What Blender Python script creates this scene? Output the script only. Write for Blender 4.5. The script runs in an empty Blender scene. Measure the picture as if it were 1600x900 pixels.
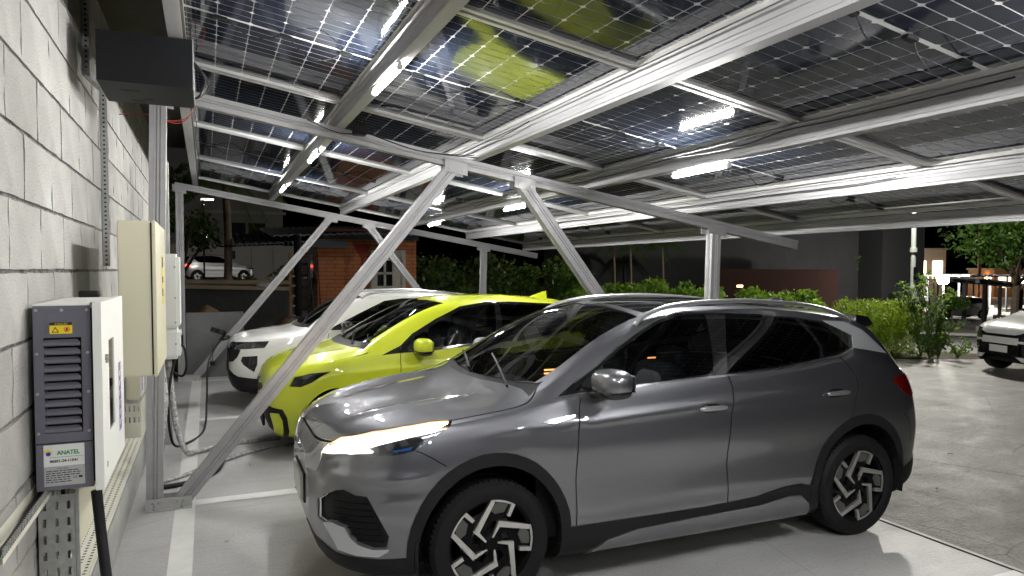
import bpy, bmesh, math, random
import numpy as np
from mathutils import Vector, Matrix
from mathutils.geometry import delaunay_2d_cdt

random.seed(7); np.random.seed(7)
scene = bpy.context.scene
R = math.radians
COL = scene.collection

# ---------------------------------------------------------------- camera, night sky, exposure
F_PX, YAW, PITCH, ROLL, CY, CAM_H = 1093.3, .4113, .0412, .0028, 467.7, 1.827
cam_data = bpy.data.cameras.new('camera'); cam = bpy.data.objects.new('camera', cam_data); COL.objects.link(cam)
cam_data.sensor_width = 36; cam_data.lens = F_PX/1600*36
cam_data.shift_y = (CY-450)/1600
cam_data.clip_start = .05; cam_data.clip_end = 1500
fw = Vector((math.sin(YAW)*math.cos(PITCH), math.cos(YAW)*math.cos(PITCH), -math.sin(PITCH)))
rt = Vector((math.cos(YAW), -math.sin(YAW), 0)); up = rt.cross(fw)
rt2 = math.cos(ROLL)*rt+math.sin(ROLL)*up; up2 = -math.sin(ROLL)*rt+math.cos(ROLL)*up
cam.matrix_world = Matrix(((rt2.x, up2.x, -fw.x, 0), (rt2.y, up2.y, -fw.y, 0), (rt2.z, up2.z, -fw.z, CAM_H), (0, 0, 0, 1)))
scene.camera = cam

world = bpy.data.worlds.new('World'); scene.world = world; world.use_nodes = True
wn = world.node_tree.nodes; wl = world.node_tree.links
sky = wn.new('ShaderNodeTexSky'); sky.sky_type = 'NISHITA'; sky.sun_disc = False
sky.sun_elevation = R(-6.0); sky.sun_rotation = R(200); sky.ozone_density = 2.0
bg = wn['Background']; bg.inputs['Strength'].default_value = .05
wl.new(sky.outputs[0], bg.inputs['Color'])

scene.view_settings.view_transform = 'Standard'; scene.view_settings.look = 'None'
scene.view_settings.exposure = 1.15; scene.view_settings.gamma = 1.0
scene.cycles.max_bounces = 8; scene.cycles.diffuse_bounces = 3; scene.cycles.glossy_bounces = 4
scene.cycles.transparent_max_bounces = 12; scene.cycles.transmission_bounces = 4
scene.cycles.sample_clamp_indirect = 4.0
scene.cycles.use_denoising = True

TUBE = 300.0          # strength of the led battens

# ---------------------------------------------------------------- object helpers
def tag(o, label=None, cat=None, group=None, kind=None):
    if label: o['label'] = label
    if cat: o['category'] = cat
    if group: o['group'] = group
    if kind: o['kind'] = kind
    return o

def empty(name, loc=(0, 0, 0), rz=0, label=None, cat=None, group=None):
    o = bpy.data.objects.new(name, None); COL.objects.link(o)
    o.empty_display_size = .1
    o.location = loc; o.rotation_euler = (0, 0, rz)
    return tag(o, label, cat, group)

def link(name, me, parent=None):
    o = bpy.data.objects.new(name, me); COL.objects.link(o)
    if parent is not None: o.parent = parent
    return o

def mesh_obj(name, verts, faces, mat, parent=None, smooth=False, normals=None, mats=None, idx=None):
    me = bpy.data.meshes.new(name); me.from_pydata([tuple(v) for v in verts], [], [tuple(f) for f in faces])
    for m in (mats or [mat]): me.materials.append(m)
    if idx is not None: me.polygons.foreach_set('material_index', idx)
    if smooth: me.polygons.foreach_set('use_smooth', [True]*len(me.polygons))
    me.update()
    if normals is not None: me.normals_split_custom_set_from_vertices([tuple(n) for n in normals])
    return link(name, me, parent)

def copy_tree(o, parent=None):
    c = o.copy(); COL.objects.link(c)
    if parent is not None: c.parent = parent
    for ch in [x for x in list(o.children)]: copy_tree(ch, c)
    return c

class MB:
    """collects simple solids and links them as one mesh object"""
    def __init__(self): self.v = []; self.f = []; self.m = []; self.mi = 0
    def add(self, v, f):
        b = len(self.v); self.v += [tuple(x) for x in v]; self.f += [tuple(i+b for i in q) for q in f]; self.m += [self.mi]*len(f)
        return self
    def box(self, a, b):
        x0, y0, z0 = a; x1, y1, z1 = b
        return self.add([(x0, y0, z0), (x1, y0, z0), (x1, y1, z0), (x0, y1, z0), (x0, y0, z1), (x1, y0, z1), (x1, y1, z1), (x0, y1, z1)],
                        [(0, 3, 2, 1), (4, 5, 6, 7), (0, 1, 5, 4), (1, 2, 6, 5), (2, 3, 7, 6), (3, 0, 4, 7)])
    def bbox(self, a, b, r=.01):
        """box with chamfered vertical and horizontal edges"""
        bm = bmesh.new(); bmesh.ops.create_cube(bm, size=1)
        c = [(a[i]+b[i])/2 for i in range(3)]; d = [abs(b[i]-a[i]) for i in range(3)]
        for v in bm.verts: v.co = Vector([c[i]+v.co[i]*d[i] for i in range(3)])
        bmesh.ops.bevel(bm, geom=bm.edges[:], offset=min(r, min(d)*.45), segments=2, affect='EDGES')
        bm.verts.index_update(); self.add([v.co[:] for v in bm.verts], [[v.index for v in f.verts] for f in bm.faces]); bm.free(); return self
    def prism(self, prof, A, B, upv=(0, 0, 1), cap=True):
        """extrude a 2d outline (side, up) from A to B"""
        A = Vector(A); B = Vector(B); d = (B-A).normalized(); s = d.cross(Vector(upv)).normalized(); u = s.cross(d)
        n = len(prof); v = [A+s*p[0]+u*p[1] for p in prof]+[B+s*p[0]+u*p[1] for p in prof]
        f = [(i, (i+1) % n, n+(i+1) % n, n+i) for i in range(n)]
        if cap: f += [tuple(range(n))[::-1], tuple(range(n, 2*n))]
        return self.add(v, f)
    def cyl(self, A, B, r, n=12, r2=None):
        r2 = r if r2 is None else r2
        A = Vector(A); B = Vector(B); d = (B-A).normalized()
        h = Vector((0, 0, 1)) if abs(d.z) < .9 else Vector((1, 0, 0)); s = d.cross(h).normalized(); u = s.cross(d)
        v = [A+(s*math.cos(t)+u*math.sin(t))*r for t in [2*math.pi*i/n for i in range(n)]]+[B+(s*math.cos(t)+u*math.sin(t))*r2 for t in [2*math.pi*i/n for i in range(n)]]
        return self.add(v, [(i, (i+1) % n, n+(i+1) % n, n+i) for i in range(n)]+[tuple(range(n))[::-1], tuple(range(n, 2*n))])
    def tube(self, pts, r, n=8):
        pts = [Vector(p) for p in pts]; rings = []; u = None
        for i, p in enumerate(pts):
            d = (pts[min(i+1, len(pts)-1)]-pts[max(i-1, 0)]).normalized()
            if u is None:
                h = Vector((0, 0, 1)) if abs(d.z) < .9 else Vector((1, 0, 0)); u = d.cross(h).normalized()
            u = (u-d*u.dot(d)).normalized(); w = d.cross(u)
            rr = r[i] if isinstance(r, (list, tuple)) else r
            rings.append([p+(u*math.cos(t)+w*math.sin(t))*rr for t in [2*math.pi*k/n for k in range(n)]])
        v = [q for ring in rings for q in ring]; f = []
        for i in range(len(pts)-1):
            for k in range(n): f.append((i*n+k, i*n+(k+1) % n, (i+1)*n+(k+1) % n, (i+1)*n+k))
        f += [tuple(range(n))[::-1], tuple(range((len(pts)-1)*n, len(pts)*n))]
        return self.add(v, f)
    def lathe(self, prof, c=(0, 0, 0), axis='z', n=32, closed=False):
        """prof: (radius, height) pairs turned about an axis"""
        v = []; f = []; m = len(prof)
        for i in range(n):
            a = 2*math.pi*i/n; ca, sa = math.cos(a), math.sin(a)
            for r, h in prof:
                p = (r*ca, r*sa, h) if axis == 'z' else ((r*ca, h, r*sa) if axis == 'y' else (h, r*ca, r*sa))
                v.append((c[0]+p[0], c[1]+p[1], c[2]+p[2]))
        for i in range(n):
            j = (i+1) % n
            for k in range(m if closed else m-1):
                l = (k+1) % m; q = (i*m+k, j*m+k, j*m+l, i*m+l); f.append(q if axis == 'z' else q[::-1])
        return self.add(v, f)
    def lump(self, c, r, e=.7, n=14, k=9, rot=0):
        """super-ellipsoid"""
        v = []; f = []
        sp = lambda x, p: math.copysign(abs(x)**p, x)
        for i in range(k+1):
            t = -math.pi/2+math.pi*i/k
            for j in range(n):
                a = 2*math.pi*j/n
                x, y, z = r[0]*sp(math.cos(t), e)*sp(math.cos(a), e), r[1]*sp(math.cos(t), e)*sp(math.sin(a), e), r[2]*sp(math.sin(t), e)
                v.append((c[0]+x*math.cos(rot)-y*math.sin(rot), c[1]+x*math.sin(rot)+y*math.cos(rot), c[2]+z))
        for i in range(k):
            for j in range(n): f.append((i*n+j, i*n+(j+1) % n, (i+1)*n+(j+1) % n, (i+1)*n+j))
        return self.add(v, f)
    def build(self, name, mat, parent=None, smooth=False, angle=None, mats=None):
        o = mesh_obj(name, self.v, self.f, mat, parent, smooth or angle is not None, mats=mats, idx=self.m if mats else None)
        if angle is not None:
            o.data.update(); bm = bmesh.new(); bm.from_mesh(o.data)
            bmesh.ops.recalc_face_normals(bm, faces=bm.faces[:])
            lim = R(angle)
            for e in bm.edges:
                if len(e.link_faces) == 2: e.smooth = e.calc_face_angle(0) < lim
            bm.to_mesh(o.data); bm.free()
        else:
            bm = bmesh.new(); bm.from_mesh(o.data); bmesh.ops.recalc_face_normals(bm, faces=bm.faces[:]); bm.to_mesh(o.data); bm.free()
        return o

def smooth_path(pts, k=6):
    P = [Vector(p) for p in pts]; out = []
    for i in range(len(P)-1):
        p0 = P[max(i-1, 0)]; p1 = P[i]; p2 = P[i+1]; p3 = P[min(i+2, len(P)-1)]
        for j in range(k):
            t = j/k
            out.append(.5*((2*p1)+(-p0+p2)*t+(2*p0-5*p1+4*p2-p3)*t*t+(-p0+3*p1-3*p2+p3)*t**3))
    return out+[P[-1]]

# ---------------------------------------------------------------- materials
def nodes(name):
    m = bpy.data.materials.new(name); m.use_nodes = True
    return m, m.node_tree.nodes, m.node_tree.links, m.node_tree.nodes['Principled BSDF']

def mat(name, col, rough=.5, metal=0, coat=0, spec=.5, noise=None, bump=None, emit=None, coat_rough=.03, obj_coords=True, rvar=None, stretch=None):
    """noise=(scale, amount, other colour), bump=(scale, strength, distance), rvar=(scale, low, high)"""
    m, n, l, p = nodes(name)
    p.inputs['Base Color'].default_value = (*col, 1); p.inputs['Roughness'].default_value = rough
    p.inputs['Metallic'].default_value = metal; p.inputs['Coat Weight'].default_value = coat
    p.inputs['Coat Roughness'].default_value = coat_rough; p.inputs['Specular IOR Level'].default_value = spec
    tc = n.new('ShaderNodeTexCoord'); src = tc.outputs['Object']
    if stretch:
        mp = n.new('ShaderNodeMapping'); mp.inputs['Scale'].default_value = stretch; l.new(src, mp.inputs[0]); src = mp.outputs[0]
    if noise:
        t = n.new('ShaderNodeTexNoise'); t.inputs['Scale'].default_value = noise[0]; t.inputs['Detail'].default_value = 6; t.inputs['Roughness'].default_value = .65
        l.new(src, t.inputs['Vector'])
        rp = n.new('ShaderNodeMapRange'); rp.inputs[1].default_value = .35; rp.inputs[2].default_value = .68; rp.inputs[4].default_value = noise[1]; l.new(t.outputs[0], rp.inputs[0])
        mx = n.new('ShaderNodeMix'); mx.data_type = 'RGBA'; mx.inputs[6].default_value = (*col, 1); mx.inputs[7].default_value = (*noise[2], 1)
        l.new(rp.outputs[0], mx.inputs[0]); l.new(mx.outputs[2], p.inputs['Base Color'])
    if rvar:
        t = n.new('ShaderNodeTexNoise'); t.inputs['Scale'].default_value = rvar[0]; t.inputs['Detail'].default_value = 5; l.new(src, t.inputs['Vector'])
        rp = n.new('ShaderNodeMapRange'); rp.inputs[1].default_value = .35; rp.inputs[2].default_value = .65; rp.inputs[3].default_value = rvar[1]; rp.inputs[4].default_value = rvar[2]
        l.new(t.outputs[0], rp.inputs[0]); l.new(rp.outputs[0], p.inputs['Roughness'])
    if bump:
        t = n.new('ShaderNodeTexNoise'); t.inputs['Scale'].default_value = bump[0]; t.inputs['Detail'].default_value = 8; l.new(src, t.inputs['Vector'])
        b = n.new('ShaderNodeBump'); b.inputs['Strength'].default_value = bump[1]; b.inputs['Distance'].default_value = bump[2]
        l.new(t.outputs[0], b.inputs['Height']); l.new(b.outputs[0], p.inputs['Normal'])
    if emit:
        p.inputs['Emission Color'].default_value = (*emit[0], 1); p.inputs['Emission Strength'].default_value = emit[1]
    return m

def glass(name, tint, rough=0.0, ior=1.5):
    m, n, l, p = nodes(name); n.remove(p)
    out = n['Material Output']; mx = n.new('ShaderNodeMixShader'); fr = n.new('ShaderNodeFresnel'); fr.inputs[0].default_value = ior
    tr = n.new('ShaderNodeBsdfTransparent'); tr.inputs[0].default_value = (*tint, 1)
    gl = n.new('ShaderNodeBsdfGlossy'); gl.inputs['Roughness'].default_value = rough
    l.new(fr.outputs[0], mx.inputs[0]); l.new(tr.outputs[0], mx.inputs[1]); l.new(gl.outputs[0], mx.inputs[2]); l.new(mx.outputs[0], out.inputs[0])
    return m

def leaf_mat(name, a, b, scale=3.0, rough=.45):
    m, n, l, p = nodes(name)
    tc = n.new('ShaderNodeTexCoord'); t = n.new('ShaderNodeTexNoise'); t.inputs['Scale'].default_value = scale; t.inputs['Detail'].default_value = 3
    l.new(tc.outputs['Object'], t.inputs['Vector'])
    rp = n.new('ShaderNodeMapRange'); rp.inputs[1].default_value = .38; rp.inputs[2].default_value = .62; l.new(t.outputs[0], rp.inputs[0])
    mx = n.new('ShaderNodeMix'); mx.data_type = 'RGBA'; mx.inputs[6].default_value = (*a, 1); mx.inputs[7].default_value = (*b, 1)
    l.new(rp.outputs[0], mx.inputs[0]); l.new(mx.outputs[2], p.inputs['Base Color'])
    p.inputs['Roughness'].default_value = rough; p.inputs['Specular IOR Level'].default_value = .4
    tl = n.new('ShaderNodeBsdfTranslucent'); ms = n.new('ShaderNodeMixShader'); ms.inputs[0].default_value = .42
    br = n.new('ShaderNodeMix'); br.data_type = 'RGBA'; br.inputs[0].default_value = .35; l.new(mx.outputs[2], br.inputs[6]); br.inputs[7].default_value = (.35, .5, .05, 1)
    l.new(br.outputs[2], tl.inputs[0]); l.new(p.outputs[0], ms.inputs[1]); l.new(tl.outputs[0], ms.inputs[2]); l.new(ms.outputs[0], n['Material Output'].inputs[0])
    return m

M = {}
M['alu'] = mat('aluminium', (.36, .36, .37), .46, .5, noise=(9, .35, (.30, .30, .30)), rvar=(9, .42, .58), stretch=(1, .10, 1))
M['alu_dull'] = mat('dull aluminium', (.55, .55, .54), .42, .8, noise=(20, .5, (.42, .42, .40)), rvar=(20, .3, .55))
M['galv'] = mat('galvanised steel', (.42, .43, .43), .42, .75, noise=(30, .7, (.28, .29, .29)), rvar=(25, .3, .55))
M['dark_metal'] = mat('black painted steel', (.008, .0085, .010), .45, 0, noise=(18, .5, (.012, .012, .013)), spec=.12)
M['rubber'] = mat('black rubber', (.008, .008, .009), .62, 0, noise=(40, .5, (.014, .014, .014)), bump=(120, .12, .002), spec=.18)
M['cable'] = mat('black cable', (.010, .010, .011), .45, spec=.2)
M['wire_red'] = mat('red wire', (.55, .08, .06), .45)
M['white_box'] = mat('white powder coat', (.74, .75, .72), .38, noise=(4, .25, (.66, .67, .64)))
M['cream_box'] = mat('cream powder coat', (.58, .56, .42), .42, noise=(3, .35, (.52, .50, .38)))
M['slate_box'] = mat('slate powder coat', (.112, .112, .140), .45, noise=(60, .4, (.092, .092, .116)), bump=(400, .08, .0005))
M['cream_tray'] = mat('cream painted tray', (.62, .61, .52), .42, noise=(5, .5, (.52, .51, .43)))
M['hole'] = mat('dark recess', (.006, .006, .006), .9)
M['cable_grey'] = mat('grey sleeve', (.30, .30, .29), .35, noise=(60, .8, (.07, .07, .07)), bump=(80, .6, .006))
M['plastic_wrap'] = mat('clear film over cables', (.20, .20, .20), .18, noise=(30, .9, (.55, .55, .54)), bump=(35, .9, .02))
M['glass_clear'] = glass('clear glass', (.80, .82, .82))
M['white_glow'] = mat('led tube glow', (1, 1, 1), .4, emit=((1.0, .985, .955), TUBE))
# ---------------------------------------------------------------- ground
def sheet(name, pts, z, m, kind='structure'):
    o = mesh_obj(name, [(x, y, z) for x, y in pts], [tuple(range(len(pts)))], m); return tag(o, kind=kind)

def floor_mat(name, a, b, c, scale, r0, r1, bs, bd, crack=False, speck=.45):
    m, n, l, p = nodes(name); tc = n.new('ShaderNodeTexCoord')
    def nz(s, d=6, rough=.6):
        t = n.new('ShaderNodeTexNoise'); t.inputs['Scale'].default_value = s; t.inputs['Detail'].default_value = d; t.inputs['Roughness'].default_value = rough; l.new(tc.outputs['Object'], t.inputs['Vector']); return t.outputs[0]
    def rng(src, a0, a1, b0=0, b1=1):
        r = n.new('ShaderNodeMapRange'); r.inputs[1].default_value = a0; r.inputs[2].default_value = a1; r.inputs[3].default_value = b0; r.inputs[4].default_value = b1; l.new(src, r.inputs[0]); return r.outputs[0]
    def mix(f, x, y):
        q = n.new('ShaderNodeMix'); q.data_type = 'RGBA'; l.new(f, q.inputs[0])
        for i, s in ((6, x), (7, y)):
            if isinstance(s, tuple): q.inputs[i].default_value = (*s, 1)
            else: l.new(s, q.inputs[i])
        return q.outputs[2]
    big = nz(scale*.35, 4); mid = nz(scale*2.2, 7, .7); fine = nz(scale*40, 4, .7)
    c1 = mix(rng(big, .38, .62), a, b); c2 = mix(rng(mid, .55, .72, 0, .7), c1, c); c3 = mix(rng(fine, .50, .70, 0, speck), c2, tuple(x*.55 for x in a))
    if crack:
        vo = n.new('ShaderNodeTexVoronoi'); vo.feature = 'DISTANCE_TO_EDGE'; vo.inputs['Scale'].default_value = crack[0]; vo.inputs['Randomness'].default_value = 1
        wp_ = n.new('ShaderNodeMixRGB'); wp_.blend_type = 'ADD'; wp_.inputs[0].default_value = .07; nw = n.new('ShaderNodeTexNoise'); nw.inputs['Scale'].default_value = 2.5; nw.inputs['Detail'].default_value = 6
        l.new(tc.outputs['Object'], nw.inputs['Vector']); l.new(tc.outputs['Object'], wp_.inputs[1]); l.new(nw.outputs['Color'], wp_.inputs[2]); l.new(wp_.outputs[0], vo.inputs['Vector'])
        c3 = mix(rng(vo.outputs['Distance'], 0, crack[1], crack[2], 0), c3, tuple(x*.35 for x in a))
        mp = n.new('ShaderNodeMapping'); mp.inputs['Scale'].default_value = (.35, 2.6, 1); l.new(tc.outputs['Object'], mp.inputs[0])
        st = n.new('ShaderNodeTexNoise'); st.inputs['Scale'].default_value = 1.6; st.inputs['Detail'].default_value = 8; st.inputs['Roughness'].default_value = .7; l.new(mp.outputs[0], st.inputs['Vector'])
        c3 = mix(rng(st.outputs[0], .52, .75, 0, crack[3]), c3, tuple(x*.55 for x in a))
    l.new(c3, p.inputs['Base Color'])
    l.new(rng(mid, .35, .65, r0, r1), p.inputs['Roughness'])
    b1 = n.new('ShaderNodeBump'); b1.inputs['Strength'].default_value = bs; b1.inputs['Distance'].default_value = bd
    ad = n.new('ShaderNodeMath'); ad.operation = 'ADD'; l.new(fine, ad.inputs[0]); l.new(mid, ad.inputs[1]); l.new(ad.outputs[0], b1.inputs['Height']); l.new(b1.outputs[0], p.inputs['Normal'])
    return m
M['slab'] = floor_mat('smooth concrete slab', (.40, .40, .395), (.33, .33, .325), (.45, .445, .43), 1.1, .30, .50, .55, .008, crack=(.30, .0018, .5, .5))
M['slab'].node_tree.nodes['Principled BSDF'].inputs['Specular IOR Level'].default_value = .32
M['yard'] = floor_mat('rough concrete yard', (.14, .138, .122), (.22, .217, .190), (.36, .355, .31), 1.0, .34, .6, .7, .02, crack=(.55, .006, .8, .8), speck=.95)
M['lot'] = floor_mat('parking lot paving', (.26, .24, .21), (.32, .30, .27), (.20, .19, .17), .4, .6, .8, .2, .01)
M['road'] = floor_mat('asphalt', (.045, .045, .047), (.06, .06, .06), (.035, .035, .035), .6, .6, .8, .4, .01)
M['soil'] = floor_mat('dark soil', (.045, .035, .022), (.07, .05, .03), (.03, .025, .018), 2, .8, .95, .8, .03)
M['line'] = mat('white floor paint', (.62, .62, .60), .42, noise=(7, .5, (.47, .47, .455)), rvar=(6, .35, .55))
M['kerb'] = mat('concrete kerb', (.33, .32, .30), .7, noise=(6, .6, (.22, .21, .20)))
BLEND = 26
# base ground with the raised yard, one sheet of land with slopes
v = []; f = []
plat = [(-40, -40), (17.5, -40), (17.5, 6.0), (16.2, 9.6), (14.6, 12.5), (10.5, 15.5), (6, 17), (-40, 17)]
low = [(-40, -60), (24, -60), (24, 6.0), (22.5, 11), (20, 16), (16, 22), (10, 26), (-40, 26)]
sheet('ground', [(-900, -900), (900, -900), (900, 900), (-900, 900)], -1.56, M['lot'])
n = len(plat)
mesh_obj('terrain', [(x, y, -.02) for x, y in plat]+[(x, y, -1.7) for x, y in low], [tuple(range(n))]+[(i, n+i, n+(i+1) % n, (i+1) % n) for i in range(n)], M['soil'])['kind'] = 'structure'
sheet('yard', [(4.5, -12), (17.2, -12), (17.2, 6.0), (15.5, 9.2), (10.5, 11.35), (4.5, 13.4)], -.006, M['yard'])
g = MB(); g.box((-.72, -12, -.3), (4.56, 12.98, 0.0)); tag(g.build('slab', M['slab']), kind='structure')
# painted bay lines, 4 mm above the slab
for nm, a, b in [('bay_line', (-.245, -3), (-.105, 12.98)), ('bay_line', (-.105, 5.885), (4.5, 6.02)), ('bay_line', (-.105, 2.50), (4.5, 2.63)), ('bay_line', (-.105, 9.18), (4.5, 9.32)), ('bay_line', (-.105, 12.42), (4.5, 12.55))]:
    sheet(nm, [(a[0], a[1]), (b[0], a[1]), (b[0], b[1]), (a[0], b[1])], .004, M['line'])
m = MB(); m.box((4.50, -12, -.012), (4.525, 12.9, .0015)); tag(m.build('slab_joint', M['hole']), kind='structure')

# ---------------------------------------------------------------- block wall
M['block'] = mat('grey concrete block', (.40, .395, .375), .88, noise=(3.2, 1, (.31, .305, .29)), bump=(70, .9, .010))
bn = M['block'].node_tree; tcb = bn.nodes.new('ShaderNodeTexCoord'); vz = bn.nodes.new('ShaderNodeTexVoronoi'); vz.inputs['Scale'].default_value = 42
bn.links.new(tcb.outputs['Object'], vz.inputs['Vector']); cr = bn.nodes.new('ShaderNodeMapRange'); cr.inputs[1].default_value = .03; cr.inputs[2].default_value = .13
bn.links.new(vz.outputs['Distance'], cr.inputs[0]); mxb = bn.nodes.new('ShaderNodeMix'); mxb.data_type = 'RGBA'; mxb.inputs[6].default_value = (.20, .20, .19, 1)
prn = bn.nodes['Principled BSDF']; old = prn.inputs['Base Color'].links[0].from_socket
bn.links.new(old, mxb.inputs[7]); bn.links.new(cr.outputs[0], mxb.inputs[0]); oi = bn.nodes.new('ShaderNodeObjectInfo'); rr_ = bn.nodes.new('ShaderNodeMapRange'); rr_.inputs[3].default_value = .86; rr_.inputs[4].default_value = 1.08
bn.links.new(oi.outputs['Random'], rr_.inputs[0]); hs = bn.nodes.new('ShaderNodeHueSaturation'); bn.links.new(rr_.outputs[0], hs.inputs['Value']); bn.links.new(mxb.outputs[2], hs.inputs['Color'])
pz = bn.nodes.new('ShaderNodeTexNoise'); pz.inputs['Scale'].default_value = .9; pz.inputs['Detail'].default_value = 7; ge = bn.nodes.new('ShaderNodeNewGeometry'); bn.links.new(ge.outputs['Position'], pz.inputs['Vector'])
pr_ = bn.nodes.new('ShaderNodeMapRange'); pr_.inputs[1].default_value = .45; pr_.inputs[2].default_value = .7; pr_.inputs[4].default_value = .55; bn.links.new(pz.outputs[0], pr_.inputs[0])
st_ = bn.nodes.new('ShaderNodeMix'); st_.data_type = 'RGBA'; st_.inputs[7].default_value = (.20, .195, .18, 1); bn.links.new(pr_.outputs[0], st_.inputs[0]); bn.links.new(hs.outputs[0], st_.inputs[6]); bn.links.new(st_.outputs[2], prn.inputs['Base Color'])
M['mortar'] = mat('rough mortar', (.22, .215, .20), .95, noise=(16, 1, (.05, .05, .045)), bump=(45, 1, .03))
WX = -.70; BL, BH, Z0 = .575, .294, .055
wall = empty('block_wall', (-.80, 6.0, 0), 0, 'tall grey concrete block wall on the left beside the charging equipment', 'wall')
m = MB(); m.box((-.12, -5.5, 0), (.086, 4.98, 3.78)); m.build('mortar', M['mortar'], wall)
var = []
rb = random.Random(3)
for k in range(6):
    bm = bmesh.new(); nx = 7; nz = 4; dep = .045
    yy = [-(BL-.006)/2+(BL-.006)*i/nx for i in range(nx+1)]; zz = [-(BH-.012)/2+(BH-.012)*i/nz for i in range(nz+1)]
    gv = []
    for i, y in enumerate(yy):
        for j, z in enumerate(zz):
            ed = i in (0, nx) or j in (0, nz); e2 = rb.uniform(-.004, .001) if ed else 0
            yj = y+(rb.uniform(0, .004)*(1 if i == 0 else -1) if i in (0, nx) else 0); zj = z+(rb.uniform(0, .006)*(1 if j == 0 else -1) if j in (0, nz) else 0)
            gv.append((rb.uniform(-.0008, .0008)+(e2 if ed else 0), yj, zj))
    w = nz+1; fs = [(i*w+j, (i+1)*w+j, (i+1)*w+j+1, i*w+j+1) for i in range(nx) for j in range(nz)]
    ring = [i*w for i in range(nx+1)]+[nx*w+j for j in range(1, w)]+[i*w+nz for i in range(nx-1, -1, -1)]+[j for j in range(nz-1, 0, -1)]
    b = len(gv); gv += [(-dep, gv[i][1], gv[i][2]) for i in ring]; rn = len(ring)
    fs += [(ring[i], b+i, b+(i+1) % rn, ring[(i+1) % rn]) for i in range(rn)]
    me = bpy.data.meshes.new('block'); me.from_pydata(gv, [], fs); me.materials.append(M['block']); bm.free(); var.append(me)
row = 0; z = Z0
while z < 3.6:
    y = 3.282-BL*4+(BL/2 if row % 2 else 0)-BL
    y -= BL*1
    while y < 10.95:
        c = y+BL/2
        if 1.2 < c < 10.9:
            o = link('block', var[rb.randrange(6)], wall); o.location = (.098+rb.uniform(-.0015, .0015), c-6.0, z+BH/2); o.rotation_euler = (rb.uniform(-.002, .002), 0, 0)
        y += BL
    row += 1; z += BH
# plinth, pier, eave slab over the wall
M['conc'] = mat('cast concrete', (.34, .34, .325), .8, noise=(3, .9, (.25, .25, .24)), bump=(30, .4, .01))
M['conc_dark'] = mat('dark cement board', (.135, .137, .138), .75, noise=(3, .8, (.10, .10, .102)), bump=(30, .3, .006))
m = MB(); m.bbox((-.70, -3, 0), (-.550, 11.0, .30), .008); tag(m.build('plinth', M['conc']), 'low concrete plinth along the foot of the block wall under the perforated tray', 'plinth')
m = MB(); m.bbox((-.43, 8.05, 0), (-.350, 8.20, 2.95), .01); tag(m.build('pier', M['conc']), 'slim plain concrete pier behind the white wall charger', 'pier')
M['soffit'] = mat('dark olive soffit', (.050, .047, .030), .85, noise=(3, .9, (.030, .028, .02)), bump=(20, .4, .01))
m = MB(); m.box((-2.5, -3, 3.79), (-.12, 12.6, 3.86)); m.box((-.13, -3, 3.25), (-.10, 12.6, 3.79)); tag(m.build('eave', M['soffit']), 'dark stained eave between the block wall and the solar roof', 'eave')
m = MB(); m.bbox((-.33, 12.90, -.02), (.575, 13.06, 1.10), .006); tag(m.build('low_wall', M['conc_dark']), 'smooth dark grey low wall at the far end of the bays', 'wall')

# ---------------------------------------------------------------- aluminium frame and solar roof
SL = .165; ANG = math.atan(SL); ZP0 = 3.30
def zp(x): return ZP0-SL*x
PX = [-.15, 1.03, 2.22, 3.40, 4.59, 5.78]
def rib_profile(w, h, grooves, d=.004, gw=.006, top=None):
    """outline of an extruded box with shallow grooves on both sides, origin at the centre of the top"""
    r = [(w/2, 0)]
    for g_ in grooves: r += [(w/2, -h*g_+gw/2), (w/2-d, -h*g_), (w/2, -h*g_-gw/2)]
    r += [(w/2, -h)]; l = [(-x, y) for x, y in r[::-1]]
    return l+r if False else r+l
def purlin_profile():
    r = [(.052, 0), (.052, -.012), (.034, -.016), (.034, -.040), (.029, -.044), (.029, -.060), (.033, -.064), (.033, -.094), (.029, -.098), (.029, -.104), (.040, -.108), (.040, -.120)]
    return r+[(-x, y) for x, y in r[::-1]]
YA, YB = -3.7, 12.66
for i, x in enumerate(PX):
    lab = ['ridge purlin beside the block wall with wiring along it', 'purlin that carries the left row of led battens', 'wide central purlin running up to the top right', 'purlin that carries the right row of led battens', 'long purlin below the right led row near the roof edge', 'outermost purlin along the low outer edge of the solar roof'][i]
    m = MB(); m.prism(purlin_profile(), (x, YA, zp(x)-.006), (x, YB, zp(x)-.006)); o = m.build('purlin', M['alu'])
    tag(o, 'ribbed aluminium '+lab, 'purlin', 'purlins of the solar roof')
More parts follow.
